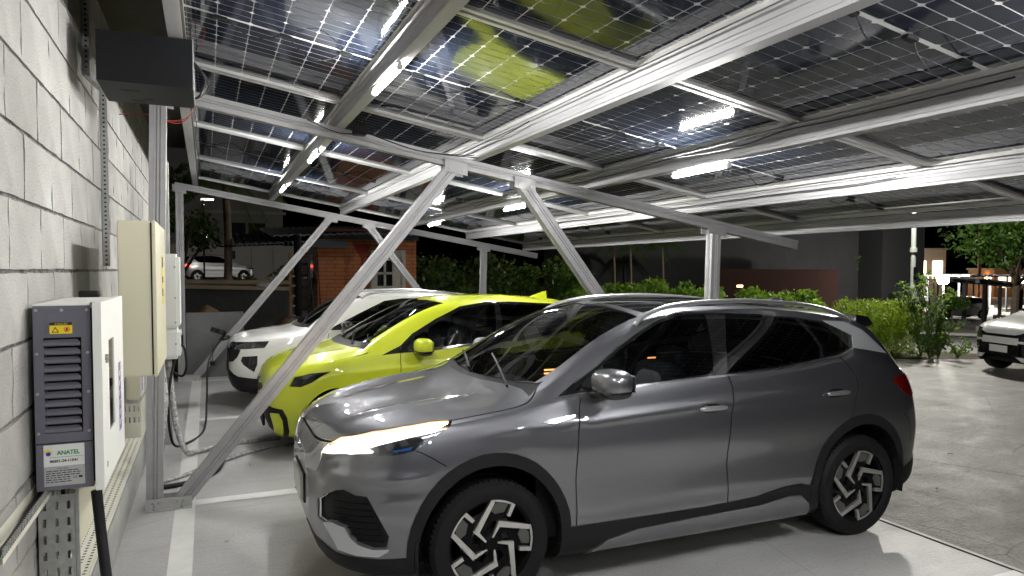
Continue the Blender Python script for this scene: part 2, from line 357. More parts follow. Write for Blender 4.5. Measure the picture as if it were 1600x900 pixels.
def frame(y, near):
    w = 'near' if near else 'far'
    fr = empty('portal_frame', (2.8, y, 0), 0, ('aluminium portal frame between the grey and lime cars, with the long diagonal brace in front' if near else 'aluminium portal frame at the far end beyond the white car'), 'frame', 'portal frames of the carport')
    def B(name, prof, A, Bp, upv, m_=M['alu'], lab=None):
        m = MB(); m.prism(prof, Vector(A)-Vector((2.8, y, 0)), Vector(Bp)-Vector((2.8, y, 0)), upv); o = m.build(name, m_, fr)
        if lab: o['label'] = lab
        return o
    pr = [(.0575, -.05), (.0575, -.016), (.050, -.012), (.050, -.006), (.0575, -.003), (.0575, .003), (.050, .006), (.050, .012), (.0575, .016), (.0575, .05),
          (.020, .05), (.016, .042), (.008, .042), (.004, .05), (-.004, .05), (-.008, .042), (-.016, .042), (-.020, .05), (-.0575, .05), (-.0575, .016), (-.050, .012), (-.050, .006), (-.0575, .003), (-.0575, -.003), (-.050, -.006), (-.050, -.012), (-.0575, -.016), (-.0575, -.05),
          (-.020, -.05), (-.016, -.042), (-.008, -.042), (-.004, -.05), (.004, -.05), (.008, -.042), (.016, -.042), (.020, -.05)]
    rz = lambda x: zp(x)-.128
    B('rafter', [(a*.7, b*1.0) for a, b in pr], (-.46, y, rz(-.46)-.052), (6.06, y, rz(6.06)-.052), (0, 0, 1))
    dl = .075 if near else 0
    B('post', pr, (-.39, y, .01), (-.39+dl, y, rz(-.39)-.10), (0, 1, 0)); B('post', pr, (4.87, y, .01), (4.92, y, rz(4.90)-.10), (0, 1, 0))
    B('brace', pr, (-.20, y, .04), (2.02, y, rz(2.02)-.09), (0, 1, 0)); B('brace', pr, (4.72, y, .04), (2.68, y, rz(2.68)-.09), (0, 1, 0))
    for x, s in ((-.39+dl, .10), (2.03, .105), (2.70, .105), (4.92, .115)):
        for yy in (.056, -.062):
            m = MB()
            q = [(-s, -.155), (s, -.155), (s, -.045), (-s, -.045)]
            v = [(x-2.8+p[0], yy, rz(x+p[0])+p[1]+.0) for p in q]+[(x-2.8+p[0], yy+.006, rz(x+p[0])+p[1]) for p in q]
            m.add(v, [(0, 1, 2, 3), (7, 6, 5, 4), (0, 4, 5, 1), (1, 5, 6, 2), (2, 6, 7, 3), (3, 7, 4, 0)])
            o = m.build('gusset', M['alu'], fr)
        for bx in (-s*.6, s*.6):
            m = MB(); m.cyl((x-2.8+bx, -.072, rz(x+bx)-.12), (x-2.8+bx, -.062, rz(x+bx)-.12), .011, 6); m.build('bolt', M['galv'], o)
    for x0, x1 in ((-.45, -.13), (4.60, 4.97)):
        m = MB(); m.box((x0-2.8, -.075, .004), (x1-2.8, -.068, .085)); m.box((x0-2.8, .062, .004), (x1-2.8, .069, .085)); m.box((x0-2.8, -.12, .003), (x1-2.8, .12, .010))
        o = m.build('base_shoe', M['alu_dull'], fr)
        for bx in (.05, .09, (x1-x0)-.10, (x1-x0)-.06):
            b = MB(); b.cyl((x0-2.8+bx, -.082, .055), (x0-2.8+bx, -.075, .055), .010, 8); b.build('bolt', M['galv'], o)
        for bx in (.06, x1-x0-.07):
            b = MB(); b.cyl((x0-2.8+bx, -.10, .01), (x0-2.8+bx, -.10, .05), .006, 8); b.cyl((x0-2.8+bx, -.10, .010), (x0-2.8+bx, -.10, .022), .012, 6); b.build('anchor_bolt', M['galv'], o)
    return fr
frame(5.95, True); frame(12.66, False)

# solar panels
m_, n_, l_, p_ = nodes('solar cell'); M['cell'] = m_
p_.inputs['Base Color'].default_value = (.011, .016, .030, 1); p_.inputs['Roughness'].default_value = .06; p_.inputs['IOR'].default_value = 2.15
tc = n_.new('ShaderNodeTexCoord'); wv = n_.new('ShaderNodeTexWave'); wv.wave_type = 'BANDS'; wv.bands_direction = 'X'; wv.inputs['Scale'].default_value = 17.5; wv.inputs['Distortion'].default_value = 0
l_.new(tc.outputs['Object'], wv.inputs['Vector']); rp = n_.new('ShaderNodeMapRange'); rp.inputs[1].default_value = .90; rp.inputs[2].default_value = 1.0; l_.new(wv.outputs[0], rp.inputs[0])
mx = n_.new('ShaderNodeMix'); mx.data_type = 'RGBA'; mx.inputs[6].default_value = (.011, .016, .030, 1); mx.inputs[7].default_value = (.045, .048, .055, 1); l_.new(rp.outputs[0], mx.inputs[0]); l_.new(mx.outputs[2], p_.inputs['Base Color'])
nt = n_.new('ShaderNodeTexNoise'); nt.inputs['Scale'].default_value = 3; l_.new(tc.outputs['Object'], nt.inputs['Vector']); bp = n_.new('ShaderNodeBump'); bp.inputs['Strength'].default_value = .06; bp.inputs['Distance'].default_value = .01
l_.new(nt.outputs[0], bp.inputs['Height']); l_.new(bp.outputs[0], p_.inputs['Normal'])
M['backsheet'] = mat('panel glass over white grid', (.80, .80, .80), .25, spec=.8, coat=1.0)
M['panel_frame'] = mat('anodised panel frame', (.66, .66, .65), .42, .6)
PW, PL = 1.148, 2.305
cw, chh = .1835, .0935
def cell_mesh(flip):
    w, h = (cw-.0058)/2, (chh-.0062)/2; c = .013; s = 1 if not flip else -1
    q = [(-w, -h*s), (w, -h*s), (w, (h-c)*s), (w-c, h*s), (-w+c, h*s), (-w, (h-c)*s)]
    me = bpy.data.meshes.new('cell'); me.from_pydata([(a, b, 0) for a, b in q], [], [tuple(range(6))[::-1] if not flip else tuple(range(6))]); me.materials.append(M['cell']); return me
cm = [cell_mesh(False), cell_mesh(True)]
def cell_pos():
    for c in range(6):
        for r_ in range(24):
            x = (c-2.5)*cw; half = r_//12; rr = r_ % 12
            y = (.012+chh*(rr+.5))*(1 if half else -1)
            yield x, y, (0 if ((rr % 2) == (1)) else 1) if half else (1 if (rr % 2) == 1 else 0)
def joined_cells():
    m = MB()
    for x, y, k in cell_pos():
        me = cm[k]; m.add([(v.co.x+x, v.co.y+y, 0) for v in me.vertices], [tuple(me.polygons[0].vertices)])
    me = bpy.data.meshes.new('cells'); me.from_pydata(m.v, [], m.f); me.materials.append(M['cell']); return me
jc = joined_cells()
fm = MB()
hw, hl = PW/2, PL/2
for a, b in (((-hw, -hl, -.030), (-hw+.012, hl, .004)), ((hw-.012, -hl, -.030), (hw, hl, .004)), ((-hw+.012, -hl, -.030), (hw-.012, -hl+.012, .004)), ((-hw+.012, hl-.012, -.030), (hw-.012, hl, .004))): fm.box(a, b)
for a, b in (((-hw+.012, -hl+.012, -.0300), (hw-.012, -hl+.034, -.0275)), ((-hw+.012, hl-.034, -.0300), (hw-.012, hl-.012, -.0275))): fm.box(a, b)
fo = fm.build('panel_frame', M['panel_frame']); frame_me = fo.data; bpy.data.objects.remove(fo)
gm = MB(); gm.box((-hw+.012, -hl+.012, -.003), (hw-.012, hl-.012, .002)); fo = gm.build('backsheet', M['backsheet']); back_me = fo.data; bpy.data.objects.remove(fo)
jb = MB(); jb.bbox((-.038, -.020, -.020), (.038, .020, -.003), .004); fo = jb.build('junction_box', M['cable']); jb_me = fo.data; bpy.data.objects.remove(fo)
lead_me = []
for k in range(3):
    d_ = [.05, .09, .065][k]; jm = MB(); jm.tube(smooth_path([(.03, 0, 0), (.07, .01, -d_*.5), (cw, .05-.03*k, -d_), (2*cw-.07, .02, -d_*.5), (2*cw-.03, 0, 0)], 4), .0035, 5)
    fo = jm.build('lead', M['cable']); lead_me.append(fo.data); bpy.data.objects.remove(fo)
bays = ['beside the wall', 'left of the central purlin', 'right of the central purlin', 'fourth in from the wall', 'at the low outer edge']
rows = ['behind the camera', 'directly overhead', 'above the bonnets, near row', 'above the grey car, second row', 'above the lime car', 'above the white car', 'at the far end']
pn = 0
for r_ in range(7):
    yc = 12.655-2.335*(6.5-r_)-.0
    for b_ in range(5):
        xc = (PX[b_]+PX[b_+1])/2
        root = empty('solar_panel', (xc, yc, zp(xc)+.028), 0, 'framed glass solar panel '+bays[b_]+', '+rows[r_], 'solar panel', 'solar panels of the carport roof')
        root.rotation_euler = (0, ANG, 0)
        link('panel_frame', frame_me, root); link('backsheet', back_me, root)
        vis = (r_, b_) in {(2, 0), (2, 1), (2, 2), (2, 3), (3, 0), (3, 1), (3, 2), (1, 2), (1, 3), (3, 3)}
        if vis:
            for x, y, k in cell_pos():
                o = link('cell', cm[k], root); o.location = (x, y, -.0048)
        else:
            o = link('cells', jc, root); o.location = (0, 0, -.0048); o['kind'] = 'stuff'
        if r_ > 0:
            for x in (-cw*2, 0, cw*2):
                o = link('junction_box', jb_me, root); o.location = (x+.02, 0, -.006)
            for k in range(2):
                o = link('lead', lead_me[(r_+b_*2+k) % 3], root); o.location = (-cw*2+.02+k*cw*2, 0, -.012)
rc = random.Random(5)
# cables that run along purlins
for x, y0, y1, sd, lb_ in ((1.09, 3.0, 12.2, 1, 'the left lamp purlin'), (2.14, 4.6, 7.0, -1, 'the wide central purlin'), (3.33, 2.0, 9.0, -1, 'the right lamp purlin'), (4.52, 3.5, 9.5, -1, 'the purlin below the right lamp row'), (-.08, 4.6, 12.0, 1, 'the ridge purlin by the wall')):
    pts = []
    y = y0
    while y < y1:
        pts.append((x+.01*sd+rc.uniform(-.004, .004), y, zp(x)-.045-rc.uniform(0, .03))); y += rc.uniform(.3, .55)
    m = MB(); m.tube(smooth_path(pts, 4), .005, 5); tag(m.build('purlin_cable', M['cable']), 'thin black cable tied along '+lb_, 'cable', 'cables tied along the purlins')
for a, bb, lb_ in (((1.15, 5.60, 2.93), (2.1, 5.62, 2.80), 'lower of the two loose black cables right of the relay box'), ((1.1, 5.75, 2.98), (2.15, 5.66, 2.79), 'upper of the two loose black cables right of the relay box'), ((.75, 5.8, 3.02), (1.3, 5.86, 2.98), 'short loose black cable left of the relay box')):
    mid = (Vector(a)+Vector(bb))/2+Vector((0, .05, -.05)); m = MB(); m.tube(smooth_path([a, mid, bb], 6), .004, 5); tag(m.build('loose_cable', M['cable']), lb_, 'cable', 'loose cables by the rafter')
# small black relay box on the near rafter
rx = empty('relay_box', (1.17, 5.83, 2.985), 0, 'small black box on the near rafter beside the left led row', 'junction box')
m = MB(); m.bbox((-.055, -.04, -.05), (.055, .04, .05), .008); m.build('case', M['dark_metal'], rx)
m = MB(); m.tube(smooth_path([(-.02, 0, .05), (-.05, -.02, .12), (-.13, .02, .16)], 5), .006, 6); m.tube(smooth_path([(.03, 0, .05), (.06, 0, .16), (.0, 0, .28)], 5), .006, 6); m.tube(smooth_path([(.05, 0, -.01), (.14, 0, .02), (.22, 0, .0)], 5), .006, 6); m.build('lead', M['cable'], rx)

# led battens
def batten(x, y, L_, side, lab, sag=0, strength=None):
    t = empty('led_batten', (x, y, zp(x)-.187), 0, lab, 'light', 'led battens under the purlins')
    sx = -.026
    m = MB(); m.bbox((sx-.012, -L_/2, -.006+.04), (sx+.012, L_/2, .012+.04), .004); m.build('housing', M['white_box'], t)
    m = MB(); m.cyl((sx, -L_/2+.03, .018), (sx, L_/2-.03, .018), .016, 12); m.build('tube', M['white_glow'], t)
    for e_ in (-1, 1):
        m = MB(); m.cyl((sx, e_*(L_/2-.03), .018), (sx, e_*(L_/2), .018), .018, 12); m.box((sx-.010, e_*(L_/2-.02)-.01, .02), (sx+.010, e_*(L_/2-.02)+.01, .05)); m.build('end_cap', M['white_box'], t)
        m = MB(); m.tube([(sx, e_*(L_/2-.06), .045), (sx+.02, e_*(L_/2-.06), .055), (sx+.03, e_*(L_/2-.06), .075)], .004, 5); m.build('clip', M['galv'], t)
    return t
batten(1.03, 1.20, .75, 1, 'led batten on the left lamp purlin, overhead and nearest the camera')
batten(1.03, 4.20, .66, 1, 'brightest led batten on the left lamp purlin, nearest one in view')
batten(1.03, 7.30, .66, 1, 'second led batten on the left lamp purlin, above the lime car')
batten(1.03, 10.35, .66, 1, 'farthest led batten on the left lamp purlin, above the white car')
batten(3.40, 1.20, .75, 1, 'led batten on the right lamp purlin, overhead and out of view')
batten(3.40, 4.25, .66, 1, 'long bright led batten above the roof of the grey car')
batten(3.40, 7.65, .66, 1, 'led batten behind the right brace, above the lime car')
batten(3.40, 10.85, .66, 1, 'farthest led batten of the right lamp purlin')
batten(1.03, -1.85, .75, 1, 'led batten on the left lamp purlin, behind the camera')
batten(3.40, -1.85, .75, 1, 'led batten on the right lamp purlin, behind the camera')
# ---------------------------------------------------------------- car surface
def pchip(tab):
    xs = np.array([t[0] for t in tab], float); ys = np.array([t[1] for t in tab], float)
    h = np.diff(xs); d = np.diff(ys)/h; m = np.zeros(len(xs))
    for i in range(1, len(xs)-1):
        if d[i-1]*d[i] > 0:
            w1 = 2*h[i]+h[i-1]; w2 = h[i]+2*h[i-1]
            m[i] = (w1+w2)/(w1/d[i-1]+w2/d[i])
    m[0] = d[0]; m[-1] = d[-1]
    def f(x):
        x = np.clip(np.asarray(x, float), xs[0], xs[-1])
        i = np.clip(np.searchsorted(xs, x, side='right')-1, 0, len(xs)-2)
        t = (x-xs[i])/h[i]
        return ((1+2*t)*(1-t)**2*ys[i] + t*(1-t)**2*h[i]*m[i] + t*t*(3-2*t)*ys[i+1] + t*t*(t-1)*h[i]*m[i+1])
    return f

class CarSurf:
    """half body: s from nose to tail, v 0..7 from the sill up to the roof centre line"""
    def __init__(self, T):
        self.T = T; self.L = T['L']
        self.c = {}
        g = np.linspace(0, self.L, 900); w = np.clip(np.minimum(g, self.L-g)/.9, 0, 1)*.085+1e-4
        D = np.exp(-.5*((g[None, :]-g[:, None])/w[:, None])**2); D /= D.sum(1)[:, None]
        for k in ('zt', 'zb', 'yw', 'zs', 'ys', 'yr', 'zr'):
            f = pchip(T[k])(g); sm = D@f
            self.c[k] = (lambda G, V: (lambda x: np.interp(x, G, V)))(g, sm)
    def keys(self, s):
        c = self.c; zb = c['zb'](s); yw = c['yw'](s); zs = c['zs'](s); ys = c['ys'](s)
        yr = c['yr'](s); zr = c['zr'](s); zt = c['zt'](s)
        zw = zb + (zs-zb)*self.T.get('wide', .62)
        crown = self.T.get('crown', .80)
        P = [(yw-.10, zb), (yw-.045, zb+.03), (yw-.018, zb+(zw-zb)*.42), (yw, zw), (ys, zs), (yr, zr),
             (yr*.55, zr+(zt-zr)*crown), (yr*0, zt)]
        return np.array([[np.maximum(a, 0)+0*s, b+0*s] for a, b in P])      # 8,2,n
    def S(self, s, v):
        s = np.atleast_1d(np.asarray(s, float)); v = np.clip(np.atleast_1d(np.asarray(v, float)), 0, 7)
        K = self.keys(s)                                                   # 8,2,n
        n = len(s); idx = np.clip(v.astype(int), 0, 6); t = v-idx
        ar = np.arange(n)
        def g(i): return K[np.clip(i, 0, 7), :, ar]
        p0, p1, p2, p3 = g(idx-1), g(idx), g(idx+1), g(idx+2)
        # mirror beyond the centre line keeps the roof flat there
        m = idx == 6
        p3 = np.where(m[:, None], np.stack([-K[6, 0, ar], K[6, 1, ar]], 1), p3)
        d01 = np.linalg.norm(p1-p0, axis=1)+1e-4; d12 = np.linalg.norm(p2-p1, axis=1)+1e-4; d23 = np.linalg.norm(p3-p2, axis=1)+1e-4
        a = d12[:, None]
        m1 = ((p1-p0)/d01[:, None]*a*d12[:, None] + (p2-p1)/d12[:, None]*a*d01[:, None])/(d01+d12)[:, None]
        m2 = ((p2-p1)/d12[:, None]*a*d23[:, None] + (p3-p2)/d23[:, None]*a*d12[:, None])/(d12+d23)[:, None]
        z0 = idx == 0; m1[z0] = (p2-p1)[z0]
        sh = self.T.get('shoulder', .45)                                   # sharper belt and roof edges
        for k in (4, 5):
            m1[idx == k] = m1[idx == k]*sh + (p2-p1)[idx == k]*(1-sh)
            m2[idx == k-1] = m2[idx == k-1]*sh + (p2-p1)[idx == k-1]*(1-sh)
        t = t[:, None]
        q = (2*t**3-3*t**2+1)*p1+(t**3-2*t**2+t)*m1+(-2*t**3+3*t**2)*p2+(t**3-t**2)*m2
        bow = self.T.get('bow')
        y, z = q[:, 0].copy(), q[:, 1].copy()
        if self.T.get('crease'): y, z = self.T['crease'](s, idx+t[:, 0], y, z)
        return np.stack([s, np.maximum(y, 0), z], 1)
    def N(self, s, v):
        s = np.atleast_1d(np.asarray(s, float)); v = np.atleast_1d(np.asarray(v, float)); e = 1e-3
        a = self.S(np.clip(s+e, 0, self.L), v)-self.S(np.clip(s-e, 0, self.L), v)
        b = self.S(s, np.clip(v+e*2, 0, 7))-self.S(s, np.clip(v-e*2, 0, 7))
        n = np.cross(a, b); n = n/(np.linalg.norm(n, axis=1)[:, None]+1e-12)
        return -n if n[:, 1].mean() < 0 and False else n*np.where((n[:, 1:2] < -.02) & (n[:, 2:3] < .2), -1, 1)
    def v_side(self, s, z):
        vv = np.linspace(0, 5.9, 240); out = []
        for a, b in zip(np.atleast_1d(s), np.atleast_1d(z)):
            a = min(max(a, 0), self.L)
            Z = self.S(np.full(240, a), vv)[:, 2]; Z = np.maximum.accumulate(Z)+np.arange(240)*1e-7
            out.append(np.interp(b, Z, vv))
        return np.array(out)
    def v_top(self, s, y):
        vv = np.linspace(4, 7, 160); out = []
        for a, b in zip(np.atleast_1d(s), np.atleast_1d(y)):
            a = min(max(a, 0), self.L)
            Y = self.S(np.full(160, a), vv)[:, 1][::-1]; Y = np.maximum.accumulate(Y)+np.arange(160)*1e-7
            out.append(np.interp(b, Y, vv[::-1]))
        return np.array(out)
GREY = dict(L=4.455, wide=.60, shoulder=.5,
 zt=[(0,.80),(.02,.86),(.06,.915),(.14,.965),(.3,1.02),(.6,1.075),(.9,1.11),(1.03,1.135),(1.15,1.20),(1.5,1.415),(1.8,1.565),(2.05,1.615),(2.3,1.63),(2.8,1.625),(3.3,1.59),(3.7,1.545),(3.95,1.50),(4.07,1.44),(4.15,1.32),(4.28,1.17),(4.37,1.04),(4.42,.90),(4.455,.70)],
 zb=[(0,.42),(.05,.31),(.15,.25),(.4,.215),(.8,.20),(3.6,.20),(4.1,.24),(4.35,.33),(4.455,.44)],
 yw=[(0,.40),(.03,.55),(.08,.665),(.16,.765),(.28,.845),(.45,.90),(.7,.925),(1.0,.935),(2,.9375),(3,.9375),(3.6,.935),(3.95,.91),(4.2,.855),(4.33,.78),(4.42,.67),(4.455,.5)],
 zs=[(0,.70),(.06,.80),(.16,.87),(.35,.945),(.6,.995),(.95,1.04),(1.3,1.085),(1.6,1.11),(2.4,1.155),(3.2,1.19),(3.7,1.21),(4.0,1.17),(4.2,1.08),(4.36,.96),(4.455,.64)],
 ys=[(0,.36),(.03,.50),(.08,.61),(.16,.715),(.28,.795),(.45,.845),(.7,.865),(1.0,.875),(1.4,.875),(2,.88),(3,.875),(3.6,.85),(3.95,.81),(4.2,.77),(4.33,.70),(4.42,.60),(4.455,.44)],
 yr=[(0,.26),(.03,.37),(.1,.48),(.3,.61),(.6,.70),(.95,.76),(1.15,.80),(1.35,.785),(1.6,.735),(1.85,.69),(2.1,.66),(2.4,.645),(3.0,.635),(3.5,.62),(3.8,.60),(3.98,.59),(4.1,.61),(4.25,.62),(4.4,.5),(4.455,.35)],
 zr=[(0,.77),(.06,.87),(.14,.925),(.3,.985),(.6,1.04),(.95,1.075),(1.12,1.10),(1.35,1.215),(1.6,1.36),(1.85,1.47),(2.1,1.535),(2.4,1.565),(2.8,1.57),(3.3,1.545),(3.7,1.495),(3.95,1.45),(4.08,1.37),(4.25,1.13),(4.38,.98),(4.455,.68)],
)

YELLOW = dict(L=3.78, wide=.60, shoulder=.55,
 zt=[(0,.70),(.03,.79),(.1,.86),(.25,.925),(.5,.985),(.72,1.03),(.84,1.07),(1.2,1.29),(1.5,1.43),(1.75,1.51),(2.1,1.545),(2.6,1.545),(3.1,1.51),(3.45,1.47),(3.56,1.38),(3.68,1.1),(3.75,.88),(3.78,.65)],
 zb=[(0,.36),(.05,.25),(.2,.19),(.5,.18),(3.1,.18),(3.5,.22),(3.78,.38)],
 yw=[(0,.40),(.03,.52),(.08,.63),(.16,.71),(.28,.78),(.5,.83),(.9,.85),(1.5,.857),(2.6,.857),(3.1,.85),(3.4,.81),(3.65,.74),(3.78,.5)],
 zs=[(0,.64),(.06,.74),(.16,.81),(.35,.88),(.6,.93),(.95,.97),(1.6,1.01),(2.4,1.04),(3.2,1.07),(3.5,1.05),(3.68,.95),(3.78,.62)],
 ys=[(0,.36),(.03,.47),(.08,.57),(.16,.66),(.28,.73),(.5,.78),(.9,.80),(1.5,.81),(2.6,.80),(3.1,.78),(3.4,.73),(3.65,.66),(3.78,.44)],
 yr=[(0,.25),(.03,.35),(.1,.45),(.3,.55),(.6,.65),(.84,.71),(1.0,.72),(1.3,.665),(1.6,.62),(1.9,.60),(2.3,.59),(3.0,.575),(3.4,.56),(3.6,.58),(3.78,.4)],
 zr=[(0,.68),(.06,.80),(.16,.86),(.35,.92),(.6,.97),(.84,1.01),(1.0,1.08),(1.3,1.25),(1.6,1.39),(1.9,1.465),(2.3,1.485),(2.8,1.475),(3.2,1.44),(3.45,1.40),(3.58,1.25),(3.7,.98),(3.78,.63)],
)
WHITE = dict(L=3.73, wide=.58, shoulder=.6,
 zt=[(0,.78),(.03,.86),(.1,.91),(.25,.955),(.5,.995),(.8,1.03),(.92,1.07),(1.2,1.26),(1.5,1.43),(1.7,1.50),(2.0,1.525),(2.6,1.525),(3.1,1.50),(3.4,1.47),(3.5,1.38),(3.62,1.1),(3.7,.9),(3.73,.7)],
 zb=[(0,.40),(.05,.30),(.2,.23),(.5,.22),(3.1,.22),(3.5,.26),(3.73,.4)],
 yw=[(0,.50),(.03,.60),(.08,.67),(.16,.72),(.28,.755),(.5,.78),(.9,.79),(2.6,.79),(3.1,.785),(3.4,.76),(3.65,.7),(3.73,.5)],
 zs=[(0,.70),(.06,.80),(.16,.86),(.35,.91),(.6,.945),(.95,.975),(1.6,1.0),(2.4,1.03),(3.2,1.06),(3.5,1.03),(3.65,.93),(3.73,.65)],
 ys=[(0,.46),(.03,.55),(.08,.62),(.16,.67),(.28,.71),(.5,.73),(.9,.745),(1.5,.75),(2.6,.745),(3.1,.73),(3.4,.70),(3.65,.63),(3.73,.44)],
 yr=[(0,.36),(.03,.44),(.1,.51),(.3,.57),(.6,.62),(.9,.66),(1.05,.665),(1.3,.63),(1.6,.59),(1.9,.57),(2.3,.565),(3.0,.555),(3.35,.54),(3.55,.56),(3.73,.4)],
 zr=[(0,.76),(.06,.86),(.16,.91),(.35,.95),(.6,.985),(.9,1.01),(1.05,1.09),(1.3,1.25),(1.6,1.40),(1.9,1.455),(2.3,1.465),(2.8,1.46),(3.2,1.43),(3.42,1.39),(3.53,1.25),(3.65,.98),(3.73,.68)],
)

def _ss(x, a, b):
    t = np.clip((x-a)/(b-a), 0, 1); return t*t*(3-2*t)
def grey_crease(s, v, y, z):
    side = 1-_ss(v, 3.6, 4.0)
    w = _ss(s, .55, 1.1)*(1-_ss(s, 3.6, 4.15))*side
    zc = .945+.022*s
    y = y+w*(.011*np.exp(-((z-zc)/.030)**2)-.016*np.exp(-((z-.66)/.11)**2)+.008*np.exp(-((z-.47)/.06)**2))
    hood = _ss(v, 4.9, 5.3)*_ss(s, .12, .35)*(1-_ss(s, .75, 1.05))
    z = z+hood*(.013*np.exp(-((y-(.33+.26*s))/.040)**2)-.008*np.exp(-((y-(.17+.20*s))/.10)**2))
    fr = (1-_ss(s, .30, .62))*_ss(s, .02, .10)*side
    y = y+fr*(.014*np.exp(-((z-.755)/.028)**2)-.010*np.exp(-((z-.69)/.035)**2))
    return y, z
def lime_crease(s, v, y, z):
    side = 1-_ss(v, 3.6, 4.0); w = _ss(s, .5, 1.0)*(1-_ss(s, 3.0, 3.5))*side
    y = y+w*(.012*np.exp(-((z-(.80+.03*s))/.03)**2)-.012*np.exp(-((z-.58)/.10)**2))
    hood = _ss(v, 4.9, 5.3)*_ss(s, .10, .3)*(1-_ss(s, .6, .8))
    z = z+hood*.012*np.exp(-((y-(.36+.25*s))/.04)**2)
    return y, z
GREY['crease'] = grey_crease; YELLOW['crease'] = lime_crease
# ---------------------------------------------------------------- car builder
def pip(P, poly):
    x, y = P[:, 0], P[:, 1]; c = np.zeros(len(P), bool); n = len(poly)
    for i in range(n):
        x1, y1 = poly[i]; x2, y2 = poly[i-1]
        k = ((y1 > y) != (y2 > y))
        with np.errstate(divide='ignore', invalid='ignore'):
            c ^= k & (x < (x2-x1)*(y-y1)/(y2-y1+1e-30)+x1)
    return c

def densify(pts, step=.045, closed=True):
    out = []; n = len(pts)
    for i in range(n if closed else n-1):
        a = np.array(pts[i], float); b = np.array(pts[(i+1) % n], float); k = max(1, int(np.ceil(np.linalg.norm(b-a)/step)))
        out += [a+(b-a)*j/k for j in range(k)]
    if not closed: out.append(np.array(pts[-1], float))
    return np.array(out)

def spline2(pts, k=5):
    return [(p.x, p.y) for p in smooth_path([(a, b, 0) for a, b in pts], k)]

def ribbon(line, w):
    L = densify(line, .045, False); d = np.gradient(L, axis=0); d /= np.linalg.norm(d, axis=1)[:, None]+1e-9
    n = np.stack([-d[:, 1], d[:, 0]], 1)*w/2
    return list(map(tuple, L+n))+list(map(tuple, (L-n)[::-1]))

def circle_poly(cx, cz, r, a0=0, a1=360, n=40, squash=1.0):
    return [(cx+r*math.cos(R(a0+(a1-a0)*i/n)), cz+r*squash*math.sin(R(a0+(a1-a0)*i/n))) for i in range(n if a1-a0 >= 360 else n+1)]

def ring_poly(cx, cz, ro, ri, a0, a1):
    return circle_poly(cx, cz, ro, a0, a1)+circle_poly(cx, cz, ri, a0, a1)[::-1]

